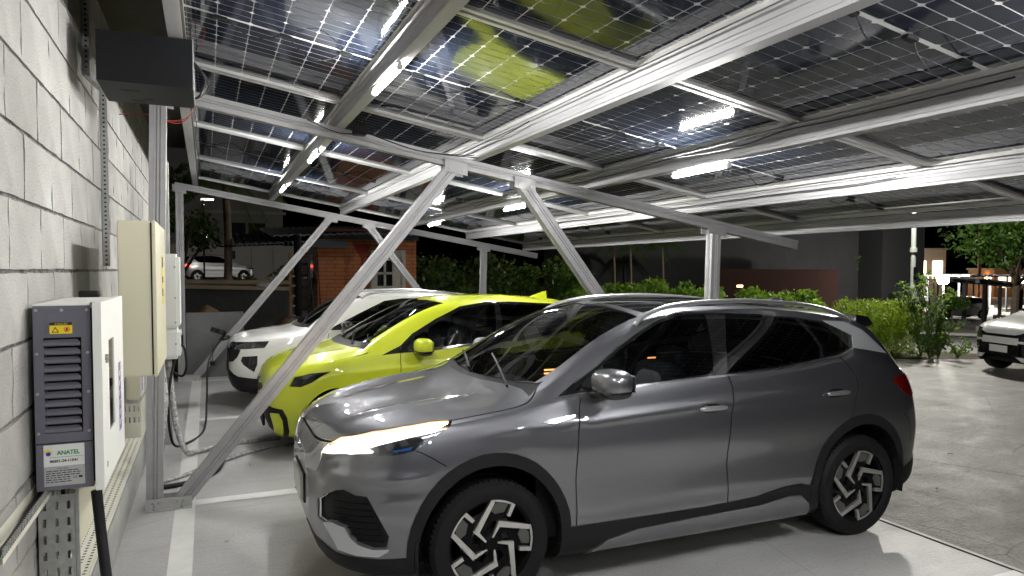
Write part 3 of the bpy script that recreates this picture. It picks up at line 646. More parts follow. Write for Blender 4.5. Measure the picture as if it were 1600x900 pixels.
def build_shell(root, T, regions, ds=.05, nv=52):
    """regions in order of priority: dict(name, mat, kind 'side'|'top'|'sv', poly, off, half True|False, skirt)"""
    cs = CarSurf(T); L = T['L']
    def toV(reg):
        out = []
        for poly in reg['polys']:
            P = densify(poly)
            if reg['kind'] == 'side': v = cs.v_side(P[:, 0], P[:, 1])
            elif reg['kind'] == 'top': v = np.where(P[:, 1] <= .004, 7.02, cs.v_top(P[:, 0], np.maximum(P[:, 1], .003)))
            else: v = P[:, 1]
            out.append(np.stack([P[:, 0], v], 1))
        return out
    rv = [toV(r) for r in regions]
    n_s = int(L/ds); t = np.linspace(0, 1, n_s+1)
    S = L*(t-.045*np.sin(2*np.pi*t)/1.0*1.6/ (2*np.pi)*2)      # denser near both ends
    S = np.concatenate([[0, .008, .02, .035], S[S > .045], []]); S = S[S < L-.045]; S = np.concatenate([S, [L-.035, L-.02, L-.008, L]])
    V = np.linspace(0, 7, nv)
    pts = [(s, v) for s in S for v in V]; edges = []
    ns = len(S)
    # outer frame
    fr = [0*nv+j for j in range(nv)]; edges += [(fr[i], fr[i+1]) for i in range(nv-1)]
    fr = [(ns-1)*nv+j for j in range(nv)]; edges += [(fr[i], fr[i+1]) for i in range(nv-1)]
    edges += [(i*nv, (i+1)*nv) for i in range(ns-1)]+[(i*nv+nv-1, (i+1)*nv+nv-1) for i in range(ns-1)]
    for polys in rv:
        for P in polys:
            b = len(pts); n = len(P)
            pts += [(min(max(a, 0), L), min(max(c, 0), 7)) for a, c in P]
            edges += [(b+i, b+(i+1) % n) for i in range(n) if np.abs(np.subtract(pts[b+i], pts[b+(i+1) % n])).max() > 1e-6]
    vo, eo, fo, _, _, _ = delaunay_2d_cdt([Vector((a, c)) for a, c in pts], edges, [], 0, 1e-5)
    P2 = np.array([(v.x, v.y) for v in vo]); F = np.array([f for f in fo if len(f) == 3])
    a, b, c = P2[F[:, 0]], P2[F[:, 1]], P2[F[:, 2]]
    ar = (b[:, 0]-a[:, 0])*(c[:, 1]-a[:, 1])-(b[:, 1]-a[:, 1])*(c[:, 0]-a[:, 0])
    F = F[np.abs(ar) > 1e-9]; ar = ar[np.abs(ar) > 1e-9]
    F[ar < 0] = F[ar < 0][:, ::-1]
    cen = P2[F].mean(1)
    lab = np.full(len(F), len(regions))
    for k in range(len(regions)-1, -1, -1):
        for P in rv[k]: lab[pip(cen, P)] = k
    P3 = cs.S(P2[:, 0], P2[:, 1]); e = 1.5e-3
    da = cs.S(np.clip(P2[:, 0]+e, 0, L), P2[:, 1])-cs.S(np.clip(P2[:, 0]-e, 0, L), P2[:, 1])
    db = cs.S(P2[:, 0], np.clip(P2[:, 1]+e*3, 0, 7))-cs.S(P2[:, 0], np.clip(P2[:, 1]-e*3, 0, 7))
    N = -np.cross(da, db); N /= np.linalg.norm(N, axis=1)[:, None]+1e-12
    N[P2[:, 1] > 6.999, 1] = 0
    N /= np.linalg.norm(N, axis=1)[:, None]+1e-12
    allr = regions+[dict(name='body', mat=T['paint'], half=False, off=0)]
    objs = {}
    for k, r in enumerate(allr):
        if r.get('mat') is None: continue
        tri = F[lab == k]
        if not len(tri): continue
        # islands by component are kept together: one part per side
        used, inv = np.unique(tri, return_inverse=True); tri = inv.reshape(-1, 3)
        Pk = P3[used]+N[used]*r.get('off', 0); Nk = N[used]
        nn = len(Pk)
        sk = r.get('skirt', .012); vs = [Pk]; nsn = [Nk]; fs = tri.tolist()
        if sk:
            cnt = {}
            for tr in tri:
                for i in range(3):
                    ed = (tr[i], tr[(i+1) % 3]); key = (min(ed), max(ed)); cnt.setdefault(key, []).append(ed)
            be = [v[0] for v in cnt.values() if len(v) == 1]
            be = [q for q in be if not (P2[used[q[0]], 1] > 6.99 and P2[used[q[1]], 1] > 6.99)]
            m = len(vs[0]); bv = sorted({i for q in be for i in q}); mp = {i: j for j, i in enumerate(bv)}
            bv = np.array(bv, int)
            vs += [Pk[bv], Pk[bv]-Nk[bv]*(sk+max(r.get('off', 0), 0))]
            for q0, q1 in be:
                fs.append([m+mp[q1], m+mp[q0], m+len(bv)+mp[q0], m+len(bv)+mp[q1]])
            # skirt normals left to point sideways
            nsn += [None, None]
        verts = np.vstack(vs)
        def emit(sign, nm):
            W = verts.copy(); W[:, 0] -= L/2; W[:, 1] *= sign
            ff = [q[::-1] for q in fs] if sign > 0 else fs
            return W, ff
        Nf = np.vstack([Nk]+([np.zeros((len(verts)-len(Pk), 3))] if sk else []))
        def setn(me, sgn_list):
            pass
        def make(W, ff, NN, nm):
            me = bpy.data.meshes.new(nm); me.from_pydata(W.tolist(), [], ff); me.materials.append(r['mat'])
            me.polygons.foreach_set('use_smooth', [True]*len(me.polygons)); me.update()
            ln = []
            for p in me.polygons:
                for vi in p.vertices:
                    q = NN[vi]
                    ln.append(tuple(q) if (q != 0).any() else tuple(p.normal))
            me.normals_split_custom_set(ln)
            o = link(nm, me, root)
            if r.get('label'): o['label'] = r['label']
            return o
        if r.get('half', True):
            for sg in (-1, 1):
                if r.get('sides', 0) and sg != r['sides']: continue
                W, ff = emit(sg, r['name']); NN = Nf*np.array([1, sg, 1])
                objs.setdefault(r['name'], []).append(make(W, ff, NN, r['name']))
        else:
            W1, f1 = emit(1, ''); W2, f2 = emit(-1, '')
            W = np.vstack([W1, W2]); ff = f1+[[i+len(W1) for i in q] for q in f2]
            NN = np.vstack([Nf, Nf*np.array([1, -1, 1])])
            # weld the centre line
            o = make(W, ff, NN, r['name'])
            objs.setdefault(r['name'], []).append(o)
    # flat caps at the nose and tail
    vv = np.linspace(0, 7, 40)
    for s0, sg in ((0.0, -1), (L, 1)):
        Q = cs.S(np.full(40, s0), vv); Q[:, 0] -= L/2
        m = MB(); ring = [tuple(q) for q in Q]+[(q[0], -q[1], q[2]) for q in Q[::-1]]
        cx = (ring[0][0]+.0*sg, 0, float(np.mean(Q[:, 2])))
        m.add(ring+[cx], [(i, (i+1) % len(ring), len(ring)) for i in range(len(ring))])
        m.build('nose_panel' if sg < 0 else 'tail_panel', T.get('cap_mat', T['paint']), root, smooth=True)
    return cs, objs

def paint(name, col, flake=.5, rough=.32, metal=.55):
    m = mat(name, col, rough, metal, coat=1.0, coat_rough=.02)
    n, l = m.node_tree.nodes, m.node_tree.links; p = n['Principled BSDF']
    t = n.new('ShaderNodeTexNoise'); t.inputs['Scale'].default_value = 900; t.inputs['Detail'].default_value = 1
    tc = n.new('ShaderNodeTexCoord'); l.new(tc.outputs['Object'], t.inputs['Vector'])
    mx = n.new('ShaderNodeMix'); mx.data_type = 'RGBA'; mx.inputs[6].default_value = (*[c*(1-.25*flake) for c in col], 1); mx.inputs[7].default_value = (*[min(1, c*(1+.25*flake)) for c in col], 1)
    l.new(t.outputs[0], mx.inputs[0]); l.new(mx.outputs[2], p.inputs['Base Color'])
    return m

M['grey_paint'] = paint('grey metallic paint', (.150, .153, .170), .8, .40, .88)
M['grey_paint'].node_tree.nodes['Principled BSDF'].inputs['Coat IOR'].default_value = 2.0
M['lime_paint'] = paint('lime yellow paint', (.55, .62, .02), .1, .35, .0)
M['white_paint'] = paint('white car paint', (.72, .72, .70), .0, .35, .0)
M['silver_paint'] = paint('silver car paint', (.45, .46, .47), .5, .35, .6)
M['red_paint'] = paint('red car paint', (.42, .015, .012), .1, .35, .0)
M['clad'] = mat('black bumper plastic', (.009, .0095, .011), .5, noise=(90, .5, (.013, .0135, .015)), bump=(300, .1, .0006), spec=.22)
M['piano'] = mat('gloss black trim', (.008, .008, .009), .08, coat=.6)
M['seam'] = mat('shut line', (.004, .004, .004), .9)
M['chrome'] = mat('bright trim', (.72, .73, .74), .14, 1.0)
M['satin'] = mat('satin silver trim', (.62, .63, .65), .3, .9)
M['tint'] = glass('privacy glass', (.035, .035, .04))
M['side_glass'] = glass('tinted side glass', (.22, .24, .24))
M['screen_glass'] = glass('windscreen glass', (.50, .54, .53))
M['lamp_glass'] = glass('headlamp lens', (.78, .80, .82))
M['interior'] = mat('dark cabin trim', (.010, .010, .012), .7, spec=.2)
M['seat_pale'] = mat('pale seat panel', (.34, .34, .35), .6, bump=(60, .2, .003))
M['seat_dark'] = mat('dark seat fabric', (.02, .02, .024), .7, bump=(80, .2, .003))
M['red_lens'] = mat('red tail lamp lens', (.10, .004, .004), .12, coat=1)
M['amber'] = mat('amber cabin reflection', (.8, .3, .1), .4, emit=((1, .36, .12), 2.2))  # glow stands in for warm reflections, no lamp in the cabin
M['drl_amber'] = mat('lit amber edge of the lamp', (1, .6, .3), .3, emit=((1, .42, .12), 5))
M['drl'] = mat('lit running light', (1, .95, .85), .3, emit=((1, .84, .64), 9))
M['rim_face'] = mat('machined rim face', (.66, .65, .62), .32, .85)
M['rim_dark'] = mat('gloss black rim', (.005, .005, .006), .5, spec=.08)
M['rim_grey'] = mat('grey rim insert', (.09, .09, .085), .5, .3)
M['lamp_body'] = mat('headlamp reflector', (.22, .23, .26), .22, .9)
M['lamp_dark'] = mat('smoked headlamp bowl', (.03, .03, .035), .15, .3, coat=1)
M['blue_lens'] = mat('blue lens ring', (.05, .16, .5), .1, .2, coat=1)
M['plate'] = mat('number plate', (.68, .68, .66), .4)
M['disc'] = mat('brake disc steel', (.35, .34, .33), .35, .9)

def wheel(parent, x, y, sgn, r, rim_r, width, style, steer=0):
    w = empty('wheel', (x, y, r)); w.parent = parent; w.rotation_euler = (0, 0, steer)
    s = sgn
    t = MB(); tw = width/2; sw = .012
    prof = [(rim_r, -tw*.92), (rim_r+.02, -tw*1.02), ((r+rim_r)/2, -tw*1.06), (r-.022, -tw*1.0), (r-.004, -tw*.80), (r, -tw*.5),
            (r, tw*.5), (r-.004, tw*.80), (r-.022, tw*1.0), ((r+rim_r)/2, tw*1.06), (rim_r+.02, tw*1.02), (rim_r, tw*.92)]
    t.lathe([(a, b) for a, b in prof], axis='y', n=64)
    # tread blocks round both shoulders
    nb = 72
    for i in range(nb):
        a = 2*math.pi*(i+.0)/nb; da = 2*math.pi/nb*.32
        for side in (-1, 1):
            q = []
            for aa in (a-da, a+da):
                for rr, yy in ((r-.020, tw*.99), (r+.003, tw*.74), (r+.004, tw*.50)):
                    q.append((rr*math.cos(aa), side*yy, rr*math.sin(aa)))
            q2 = [(p[0]*.985, p[1]*.97, p[2]*.985) for p in q]
            t.add(q+q2, [(0, 1, 4, 3), (1, 2, 5, 4), (0, 3, 9, 6), (2, 8, 11, 5), (0, 6, 7, 1), (1, 7, 8, 2), (3, 4, 10, 9), (4, 5, 11, 10)])
    t.build('tyre', M['rubber'], w, angle=28)
    f = tw*.80*s                                              # plane of the rim face
    d = MB()
    d.lathe([(rim_r+.004, f*1.02), (rim_r-.012, f*1.0), (rim_r-.02, f*.82), (rim_r-.028, -f*.6), (.10, -f*.6)], axis='y', n=48)
    d.build('rim', M['rim_dark'], w, angle=35)
    b = MB(); b.lathe([(.0, -.0*s), (.155, 0), (.155, .015*s), (0, .015*s)], axis='y', n=32); b.build('brake_disc', M['disc'], w, angle=35)
    def P(rr, deg, depth): a = R(deg); return (rr*rim_r*math.cos(a), f+depth*s, rr*rim_r*math.sin(a))
    def flat(m, pts, depth, thick, edge=None):
        n = len(pts); top = [P(rr, dg, depth) for rr, dg in pts]; bot = [P(rr, dg, depth-thick) for rr, dg in pts]
        m.add(top+bot, [tuple(range(n)), tuple(range(n, 2*n))[::-1]]+[(i, n+i, n+(i+1) % n, (i+1) % n) for i in range(n)])
    dirn = 1 if s < 0 else -1
    for k in range(5):
        o = 72*k+(0 if style == 'pin' else 90)
        if style == 'pin':
            A = lambda l: [(rr, o+90+dirn*-(dg-90)*(-1)) for rr, dg in l] if dirn > 0 else [(rr, o+90-(dg-90)) for rr, dg in l]
            def stroke(line, ws):
                Q = [(rr*math.cos(R(a_)), rr*math.sin(R(a_))) for rr, a_ in line]; n_ = len(Q); Lf = []; Rt = []
                for i in range(n_):
                    p0 = Q[max(i-1, 0)]; p1 = Q[min(i+1, n_-1)]; dx, dy = p1[0]-p0[0], p1[1]-p0[1]; l_ = math.hypot(dx, dy)
                    k_ = 1.0
                    if 0 < i < n_-1:
                        ax, ay = Q[i][0]-p0[0], Q[i][1]-p0[1]; la = math.hypot(ax, ay); c_ = abs((ax*dx+ay*dy)/(la*l_)); k_ = min(1/max(c_, .5), 1.8)
                    nx_, ny_ = -dy/l_*ws[i]/2*k_, dx/l_*ws[i]/2*k_
                    Lf.append((Q[i][0]+nx_, Q[i][1]+ny_)); Rt.append((Q[i][0]-nx_, Q[i][1]-ny_))
                return [[Lf[i], Lf[i+1], Rt[i+1], Rt[i]] for i in range(n_-1)]
            def put(m, quads, depth, thick):
                for qd in quads:
                    pol = [(math.hypot(x_, y_), math.degrees(math.atan2(y_, x_))) for x_, y_ in qd]; flat(m, A(pol), depth, thick)
            sp = MB(); put(sp, stroke([(.15, 152), (.47, 139), (.955, 88)], [.040, .085, .10]), .006, .02); sp.build('spoke', M['rim_face'], w)
            sp = MB(); put(sp, stroke([(.975, a_) for a_ in (91, 82, 73, 64, 55)], [.05]*5), .0065, .02); sp.build('spoke_arc', M['rim_face'], w)
            sp = MB(); put(sp, stroke([(.955, 57.5), (.70, 55)], [.095, .085]), .006, .02); sp.build('spoke_tip', M['rim_face'], w)
            bk = MB(); flat(bk, A([(.10, 160), (.46, 145), (.985, 90), (.985, 55), (.68, 50), (.46, 100), (.14, 120)]), -.012, .03)
            bk.build('spoke_back', M['rim_dark'], w)
            ins = MB(); flat(ins, A([(.93, 80), (.935, 72), (.93, 64), (.74, 65), (.66, 82), (.80, 96)]), -.004, .012)
            ins.build('spoke_insert', M['rim_grey'], w)
        else:
            sp = MB()
            for off in (-9, 9):
                flat(sp, [(.12, o+off*2.2-8), (.12, o+off*2.2+8), (.96, o+off+3.4), (.96, o+off-3.4)], 0, .03)
            sp.build('spoke', M['rim_face'] if style == 'silver' else M['rim_grey'], w)
    h = MB(); h.lathe([(0, f+.012*s), (.030, f+.012*s), (.036, f+.004*s), (.060, f-.004*s), (.075, f-.03*s)], axis='y', n=24); h.build('hub_cap', M['rim_dark'], w, angle=40)
    nuts = MB()
    for k in range(5):
        a = R(72*k+30); nuts.cyl((.052*math.cos(a), f-.02*s, .052*math.sin(a)), (.052*math.cos(a), f+.002*s, .052*math.sin(a)), .008, 6)
    nuts.build('wheel_nuts', M['rim_dark'], w)
    return w

def seat(parent, x, y, pale=True, w=.50, z0=.42, zt=1.22, lean=.22):
    s = MB(); s.lump((x+.05, y, z0+.10), (.27, w/2, .10), .45); s.lump((x+.32+lean*.4, y, z0+.42), (.09, w/2, .38), .45); s.lump((x+.43+lean*.35, y, zt-.02), (.06, .14, .11), .5)
    o = s.build('seat', M['seat_dark'], parent, smooth=True)
    if pale:
        q = MB(); q.lump((x+.27+lean*.4, y, z0+.48), (.075, w/2-.09, .26), .5); q.build('seat_insert', M['seat_pale'], parent, smooth=True)
    return o

def cabin(root, T, cs, wheels, rw, roof_s, pale=True, dash_s=1.3, dash_z=.98):
    L = T['L']; hw = 1.0
    m = MB()                                                   # floor pan, arches, dashboard
    m.box((-L/2+.25, -.62, .20), (L/2-.25, .62, .30)); m.build('floor_pan', M['interior'], root)
    for wx in wheels:
        for sg in (-1, 1):
            q = MB(); n = 20; prof = []
            yo = (cs.c['yw'](np.array([wx]))[0]-.03)*sg; yi = yo-.30*sg
            a = [R(-12+204*i/n) for i in range(n+1)]
            v = [(wx-L/2+rw*math.cos(t), yo, rw*math.sin(t)*1.0+T['hub']) for t in a]+[(wx-L/2+rw*math.cos(t), yi, rw*math.sin(t)+T['hub']) for t in a]
            q.add(v, [(i, i+1, n+2+i, n+1+i) for i in range(n)])
            q.add([(wx-L/2+rw*math.cos(t), yi, rw*math.sin(t)+T['hub']) for t in a], [tuple(range(n+1))])
            q.build('wheel_well', M['interior'], root)
    d = MB(); yw = float(cs.c['ys'](np.array([dash_s]))[0])-.09
    d.lump((dash_s+.12-L/2, 0, dash_z-.10), (.26, yw, .10), .4); d.build('dashboard', M['interior'], root, smooth=True)
    for sg in (-1, 1):                                          # inner door cards
        lin = MB()
        pts = []
        for s0 in np.linspace(dash_s-.1, roof_s, 12):
            z1 = float(cs.c['zs'](np.array([s0]))[0])-.01; y1 = float(cs.c['ys'](np.array([s0]))[0])-.06
            pts.append((s0-L/2, y1*sg, z1, .3))
        v = [(a, b, c) for a, b, c, e in pts]+[(a, b*1.0, e) for a, b, c, e in pts]; k = len(pts)
        lin.add(v, [(i, i+1, k+i+1, k+i) for i in range(k-1)])
        lin.add([(p[0], p[1]+.05*sg, p[2]-.004) for p in pts]+[(p[0], p[1], p[2]-.004) for p in pts], [(i, i+1, k+i+1, k+i) for i in range(k-1)])
        lin.build('door_card', M['interior'], root)

    ss = np.linspace(roof_s-.0-1.45, roof_s, 10); rl = MB(); v = []
    for s0 in ss:
        for vv in (5.35, 6, 6.5, 7):
            p = cs.S(np.array([s0]), np.array([vv]))[0]; v.append((p[0]-L/2, p[1]*.97, p[2]-.035))
    v2 = [(a, -b, c) for a, b, c in v]; f = [(i*4+j, i*4+j+1, i*4+j+5, i*4+j+4) for i in range(9) for j in range(3)]
    rl.add(v, f); rl.add(v2, f); rl.build('headliner', M['interior'], root, smooth=True)
    for y in (-.38, .38): seat(root, dash_s+.62-L/2, y, pale)
    bseat = MB(); bseat.lump((dash_s+1.55-L/2, 0, .50), (.26, .62, .10), .4); bseat.lump((dash_s+1.85-L/2, 0, .84), (.10, .62, .34), .4); bseat.build('rear_bench', M['seat_dark'], root, smooth=True)
    st = MB(); c0 = Vector((dash_s+.42-L/2, -.38, dash_z-.05)); pts = []
    for i in range(25):
        a = 2*math.pi*i/24; pts.append(c0+Vector((.18*math.sin(a)*.35, .18*math.cos(a), .18*math.sin(a)*.93)))
    st.tube(pts, .014, 8); st.cyl(c0, c0+Vector((-.2, 0, -.06)), .03); st.build('steering_wheel', M['interior'], root, smooth=True)
    return

def mirror(root, T, s, y, z, paintm, sz=(.085, .135, .080), arm_s=None):
    L = T['L']
    for sg in (-1, 1):
        m = MB(); m.lump((s-L/2, y*sg, z), sz, .72, 20, 12, rot=-.12*sg)
        o = m.build('mirror_housing', paintm, root, smooth=True)
        a = MB(); a.lump((s-L/2, y*sg, z-sz[2]*.62), (sz[0]*.98, sz[1]*.98, sz[2]*.52), .75, 16, 8, rot=-.12*sg)
        a.tube([((arm_s or s-.02)-L/2, (y-.20)*sg, z-.085), (s-L/2-.01, (y-.08)*sg, z-.07), (s-L/2, y*sg, z-.05)], [.035, .028, .03], 8)
        a.build('mirror_arm', M['piano'], o, smooth=True)
        g = MB(); g.box((s-L/2+sz[0]*.93, (y-sz[1]*.75)*sg if sg > 0 else -(y+sz[1]*.75), z-sz[2]*.6), (s-L/2+sz[0]*.99, (y+sz[1]*.75)*sg if sg > 0 else -(y-sz[1]*.75), z+sz[2]*.6)); g.build('mirror_glass', M['chrome'], o)
# ---------------------------------------------------------------- the three charging cars
def reg(name, m, kind, *polys, **k): return dict(name=name, mat=m, kind=kind, polys=[list(p) for p in polys], **k)

def ell(cx, cz, rx, rz, n=44): return [(cx+rx*math.cos(2*math.pi*i/n), cz+rz*math.sin(2*math.pi*i/n)) for i in range(n)]

def tube_on(cs, L, pts, off=.0):
    """path points given as (s, v) lifted off the shell"""
    out = []
    for s, v, o in pts:
        p = cs.S(np.array([s]), np.array([v]))[0]; out.append(Vector((p[0]-L/2, p[1], p[2]+o)))
    return out

def mirrored(pts): return [(p[0], -p[1], p[2]) for p in pts]

def letters(root, s, size, loc, name='nose_badge'):
    c = bpy.data.curves.new(name, 'FONT'); c.body = s; c.size = size; c.extrude = .003; c.offset = .001; c.resolution_u = 3
    o = bpy.data.objects.new(name, c); COL.objects.link(o)
    me = bpy.data.meshes.new_from_object(o.evaluated_get(bpy.context.evaluated_depsgraph_get())); bpy.data.objects.remove(o); bpy.data.curves.remove(c)
    me.name = name; me.materials.clear(); me.materials.append(M['chrome']); o = link(name, me, root); o.location = loc; o.rotation_euler = (R(90), 0, R(-90)); return o
# ---- grey suv
G = dict(GREY); G['paint'] = M['grey_paint']; G['hub'] = .345; GL = G['L']
grey = empty('parked_suv', (.505+GL/2, 4.365-.012*GL/2, 0), -.012, 'dark grey metallic crossover nearest the camera with its headlight lit', 'car', 'cars parked nose in under the solar roof')
FX, RX = .90, 3.62
belt = [(1.30, 1.108), (1.442, 1.122), (1.85, 1.147), (2.13, 1.163), (2.5, 1.172), (2.92, 1.193), (3.30, 1.228), (3.49, 1.248), (3.655, 1.287)]
top_line = [(3.72, 1.37), (3.50, 1.475), (3.25, 1.507), (2.9, 1.54), (2.55, 1.555), (2.27, 1.555), (2.10, 1.515), (1.93, 1.448), (1.765, 1.366), (1.606, 1.272), (1.44, 1.19)]
hood = [(.045, 0), (.05, .25), (.075, .42), (.12, .53), (.17, .575), (.30, .682), (.44, .75), (.585, .787), (.70, .818), (.87, .826), (1.06, .834), (1.15, .812), (1.155, .70), (1.10, .5), (1.05, .3), (1.03, 0)]
win_f = [(1.42, 1.142), (1.55, 1.222), (1.62, 1.262), (1.77, 1.350), (1.93, 1.430), (2.10, 1.500), (2.27, 1.540), (2.475, 1.545), (2.44, 1.36), (2.395, 1.19), (2.12, 1.177), (1.85, 1.16), (1.6, 1.148)]
win_r = [(2.635, 1.54), (2.9, 1.528), (3.235, 1.495), (3.30, 1.40), (3.335, 1.31), (3.30, 1.243), (2.92, 1.208), (2.50, 1.188), (2.55, 1.36)]
win_q = [(3.29, 1.492), (3.48, 1.462), (3.62, 1.295), (3.48, 1.262), (3.335, 1.248), (3.365, 1.32), (3.33, 1.41)]
M['pillar_silver'] = mat('textured silver pillar', (.42, .43, .45), .42, .5, bump=(220, .5, .002))
gregs = [
 reg('wheel_cut', None, 'side', ell(FX, .345, .408, .440), ell(RX, .345, .408, .440)),
 reg('arch_cladding', M['clad'], 'side', ell(FX, .345, .468, .508), off=.010, skirt=.03),
 reg('arch_cladding', M['clad'], 'side', ell(RX, .345, .468, .508), off=.010, skirt=.03),
 reg('sill_panel', M['grey_paint'], 'side', [(1.46, .20), (1.60, .285), (1.80, .318), (2.2, .328), (2.7, .338), (2.95, .368), (3.05, .362), (3.12, .30), (3.18, .15), (1.46, .15)], off=.020, skirt=.012),
 reg('sill_cladding', M['clad'], 'side', [(1.2, .15), (1.2, .385), (2.3, .378), (2.7, .392), (2.92, .428), (3.06, .435), (3.2, .40), (3.4, .375), (3.4, .15)], off=.008),
 reg('lamp_housing', M['lamp_body'], 'side', [(.060, .838), (.095, .885), (.155, .924), (.297, .968), (.441, .996), (.585, 1.017), (.70, 1.026), (.66, .995), (.56, .945), (.49, .895), (.372, .876), (.243, .876), (.139, .868)], off=-.028, skirt=.0),
 reg('intake_blade', M['satin'], 'side', [(.06, .497), (.06, .485), (.105, .40), (.119, .368), (.20, .352), (.30, .350), (.345, .378), (.347, .392), (.27, .388), (.205, .412), (.170, .445), (.144, .497), (.09, .51)], off=.010, skirt=.02),
 reg('air_intake', M['clad'], 'side', [(.03, .60), (.06, .645), (.10, .675), (.14, .690), (.19, .668), (.243, .665), (.287, .574), (.347, .456), (.332, .380), (.26, .375), (.16, .40), (.10, .48), (.03, .50)], off=-.022, skirt=.0),
 reg('bumper_cladding', M['clad'], 'side', [(0, .15), (0, .40), (.04, .38), (.10, .345), (.30, .335), (.48, .34), (.48, .15)], off=.004),
 reg('bumper_cladding', M['clad'], 'side', [(4.0, .15), (4.02, .40), (4.30, .46), (4.46, .50), (4.46, .15)], off=.004),
 reg('fender_badge', M['chrome'], 'side', [(1.184, .987), (1.225, 1.000), (1.40, 1.014), (1.40, .996), (1.25, .976)], off=.007),
 reg('tail_lamp', M['red_lens'], 'side', [(3.97, 1.060), (4.10, 1.075), (4.30, 1.07), (4.42, 1.04), (4.43, .97), (4.30, .93), (4.19, .915), (4.09, .965)], off=.006),
 reg('seam', M['seam'], 'side',
     ribbon(spline2([(1.452, 1.10), (1.432, 1.043), (1.412, .89), (1.397, .67), (1.403, .385)]), .0075),
     ribbon(spline2([(2.498, 1.168), (2.517, 1.073), (2.480, .89), (2.458, .651), (2.470, .380)]), .0075),
     ribbon(spline2([(3.482, 1.245), (3.590, 1.094), (3.565, .99), (3.513, .862), (3.459, .80), (3.385, .745)]), .0075),
     ribbon([(.485, .890), (.501, .888), (.57, .85), (.64, .803)], .006),
     ribbon(spline2([(4.06, .82), (4.13, .75), (4.16, .60)]), .006), off=-.012, skirt=0),
 reg('seam', M['seam'], 'top', ribbon(spline2([(.70, .822), (.87, .831), (1.075, .840), (1.16, .822), (1.22, .770)]), .008), ribbon(spline2([(.040, .0), (.045, .25), (.07, .42), (.112, .53)]), .008), off=-.012, skirt=0),
 reg('front_window', M['side_glass'], 'side', win_f, off=-.006, skirt=.0),
 reg('rear_window', M['tint'], 'side', win_r, off=-.004, skirt=.0),
 reg('quarter_window', M['tint'], 'side', win_q, off=-.004, skirt=.0),
 reg('window_line', M['chrome'], 'side', ribbon(belt, .011), ribbon([(1.43, 1.182), (1.606, 1.276), (1.765, 1.371), (1.93, 1.453), (2.10, 1.519), (2.27, 1.558), (2.40, 1.562)], .008), off=.003),
 reg('window_trim', M['piano'], 'side', belt+top_line, off=-.001, skirt=.004),
 reg('rear_pillar_trim', M['pillar_silver'], 'side', [(3.50, 1.478), (3.73, 1.462), (3.89, 1.40), (4.04, 1.232), (3.86, 1.262), (3.665, 1.29)], off=.003),
 reg('front_door', M['grey_paint'], 'side', [(1.455, 1.122), (1.432, 1.043), (1.412, .89), (1.397, .67), (1.403, .385), (2.470, .380), (2.458, .651), (2.480, .89), (2.517, 1.073), (2.498, 1.168)], off=0),
 reg('rear_door', M['grey_paint'], 'side', [(2.470, .380), (2.458, .651), (2.480, .89), (2.517, 1.073), (2.498, 1.168), (3.482, 1.245), (3.590, 1.094), (3.565, .99), (3.513, .862), (3.459, .80), (3.3, .70), (3.2, .5), (3.16, .375)], off=0),
 reg('windscreen', M['screen_glass'], 'top', [(1.075, 0), (1.10, .3), (1.165, .58), (1.235, .715), (1.40, .715), (1.6, .678), (1.85, .632), (2.0, .600), (1.97, .4), (1.93, 0)], off=-.004, half=False, skirt=0),
 reg('cowl', M['clad'], 'top', [(1.03, 0), (1.05, .3), (1.10, .5), (1.155, .70), (1.16, .80), (1.27, .745), (1.24, .73), (1.17, .60), (1.12, .3), (1.09, 0)], off=-.008, half=False, skirt=0),
 reg('bonnet', M['grey_paint'], 'top', hood, off=0, half=False),
 reg('panoramic_roof', M['piano'], 'top', [(1.985, 0), (2.02, .4), (2.06, .56), (3.3, .53), (3.36, .3), (3.36, 0)], off=.001, half=False, skirt=.004),
 reg('grille_band', M['satin'], 'side', [(0, .775), (.02, .80), (.045, .845), (.06, .87), (.09, .885), (.062, .838), (.03, .74), (0, .72)], off=.004),
 reg('tailgate_glass', M['tint'], 'top', [(4.09, 0), (4.09, .52), (4.24, .56), (4.25, 0)], off=-.003, half=False, skirt=0),
]
gcs, gob = build_shell(grey, G, gregs, ds=.045, nv=64)
cabin(grey, G, gcs, (FX, RX), .43, 3.45, True, 1.30, 1.04)
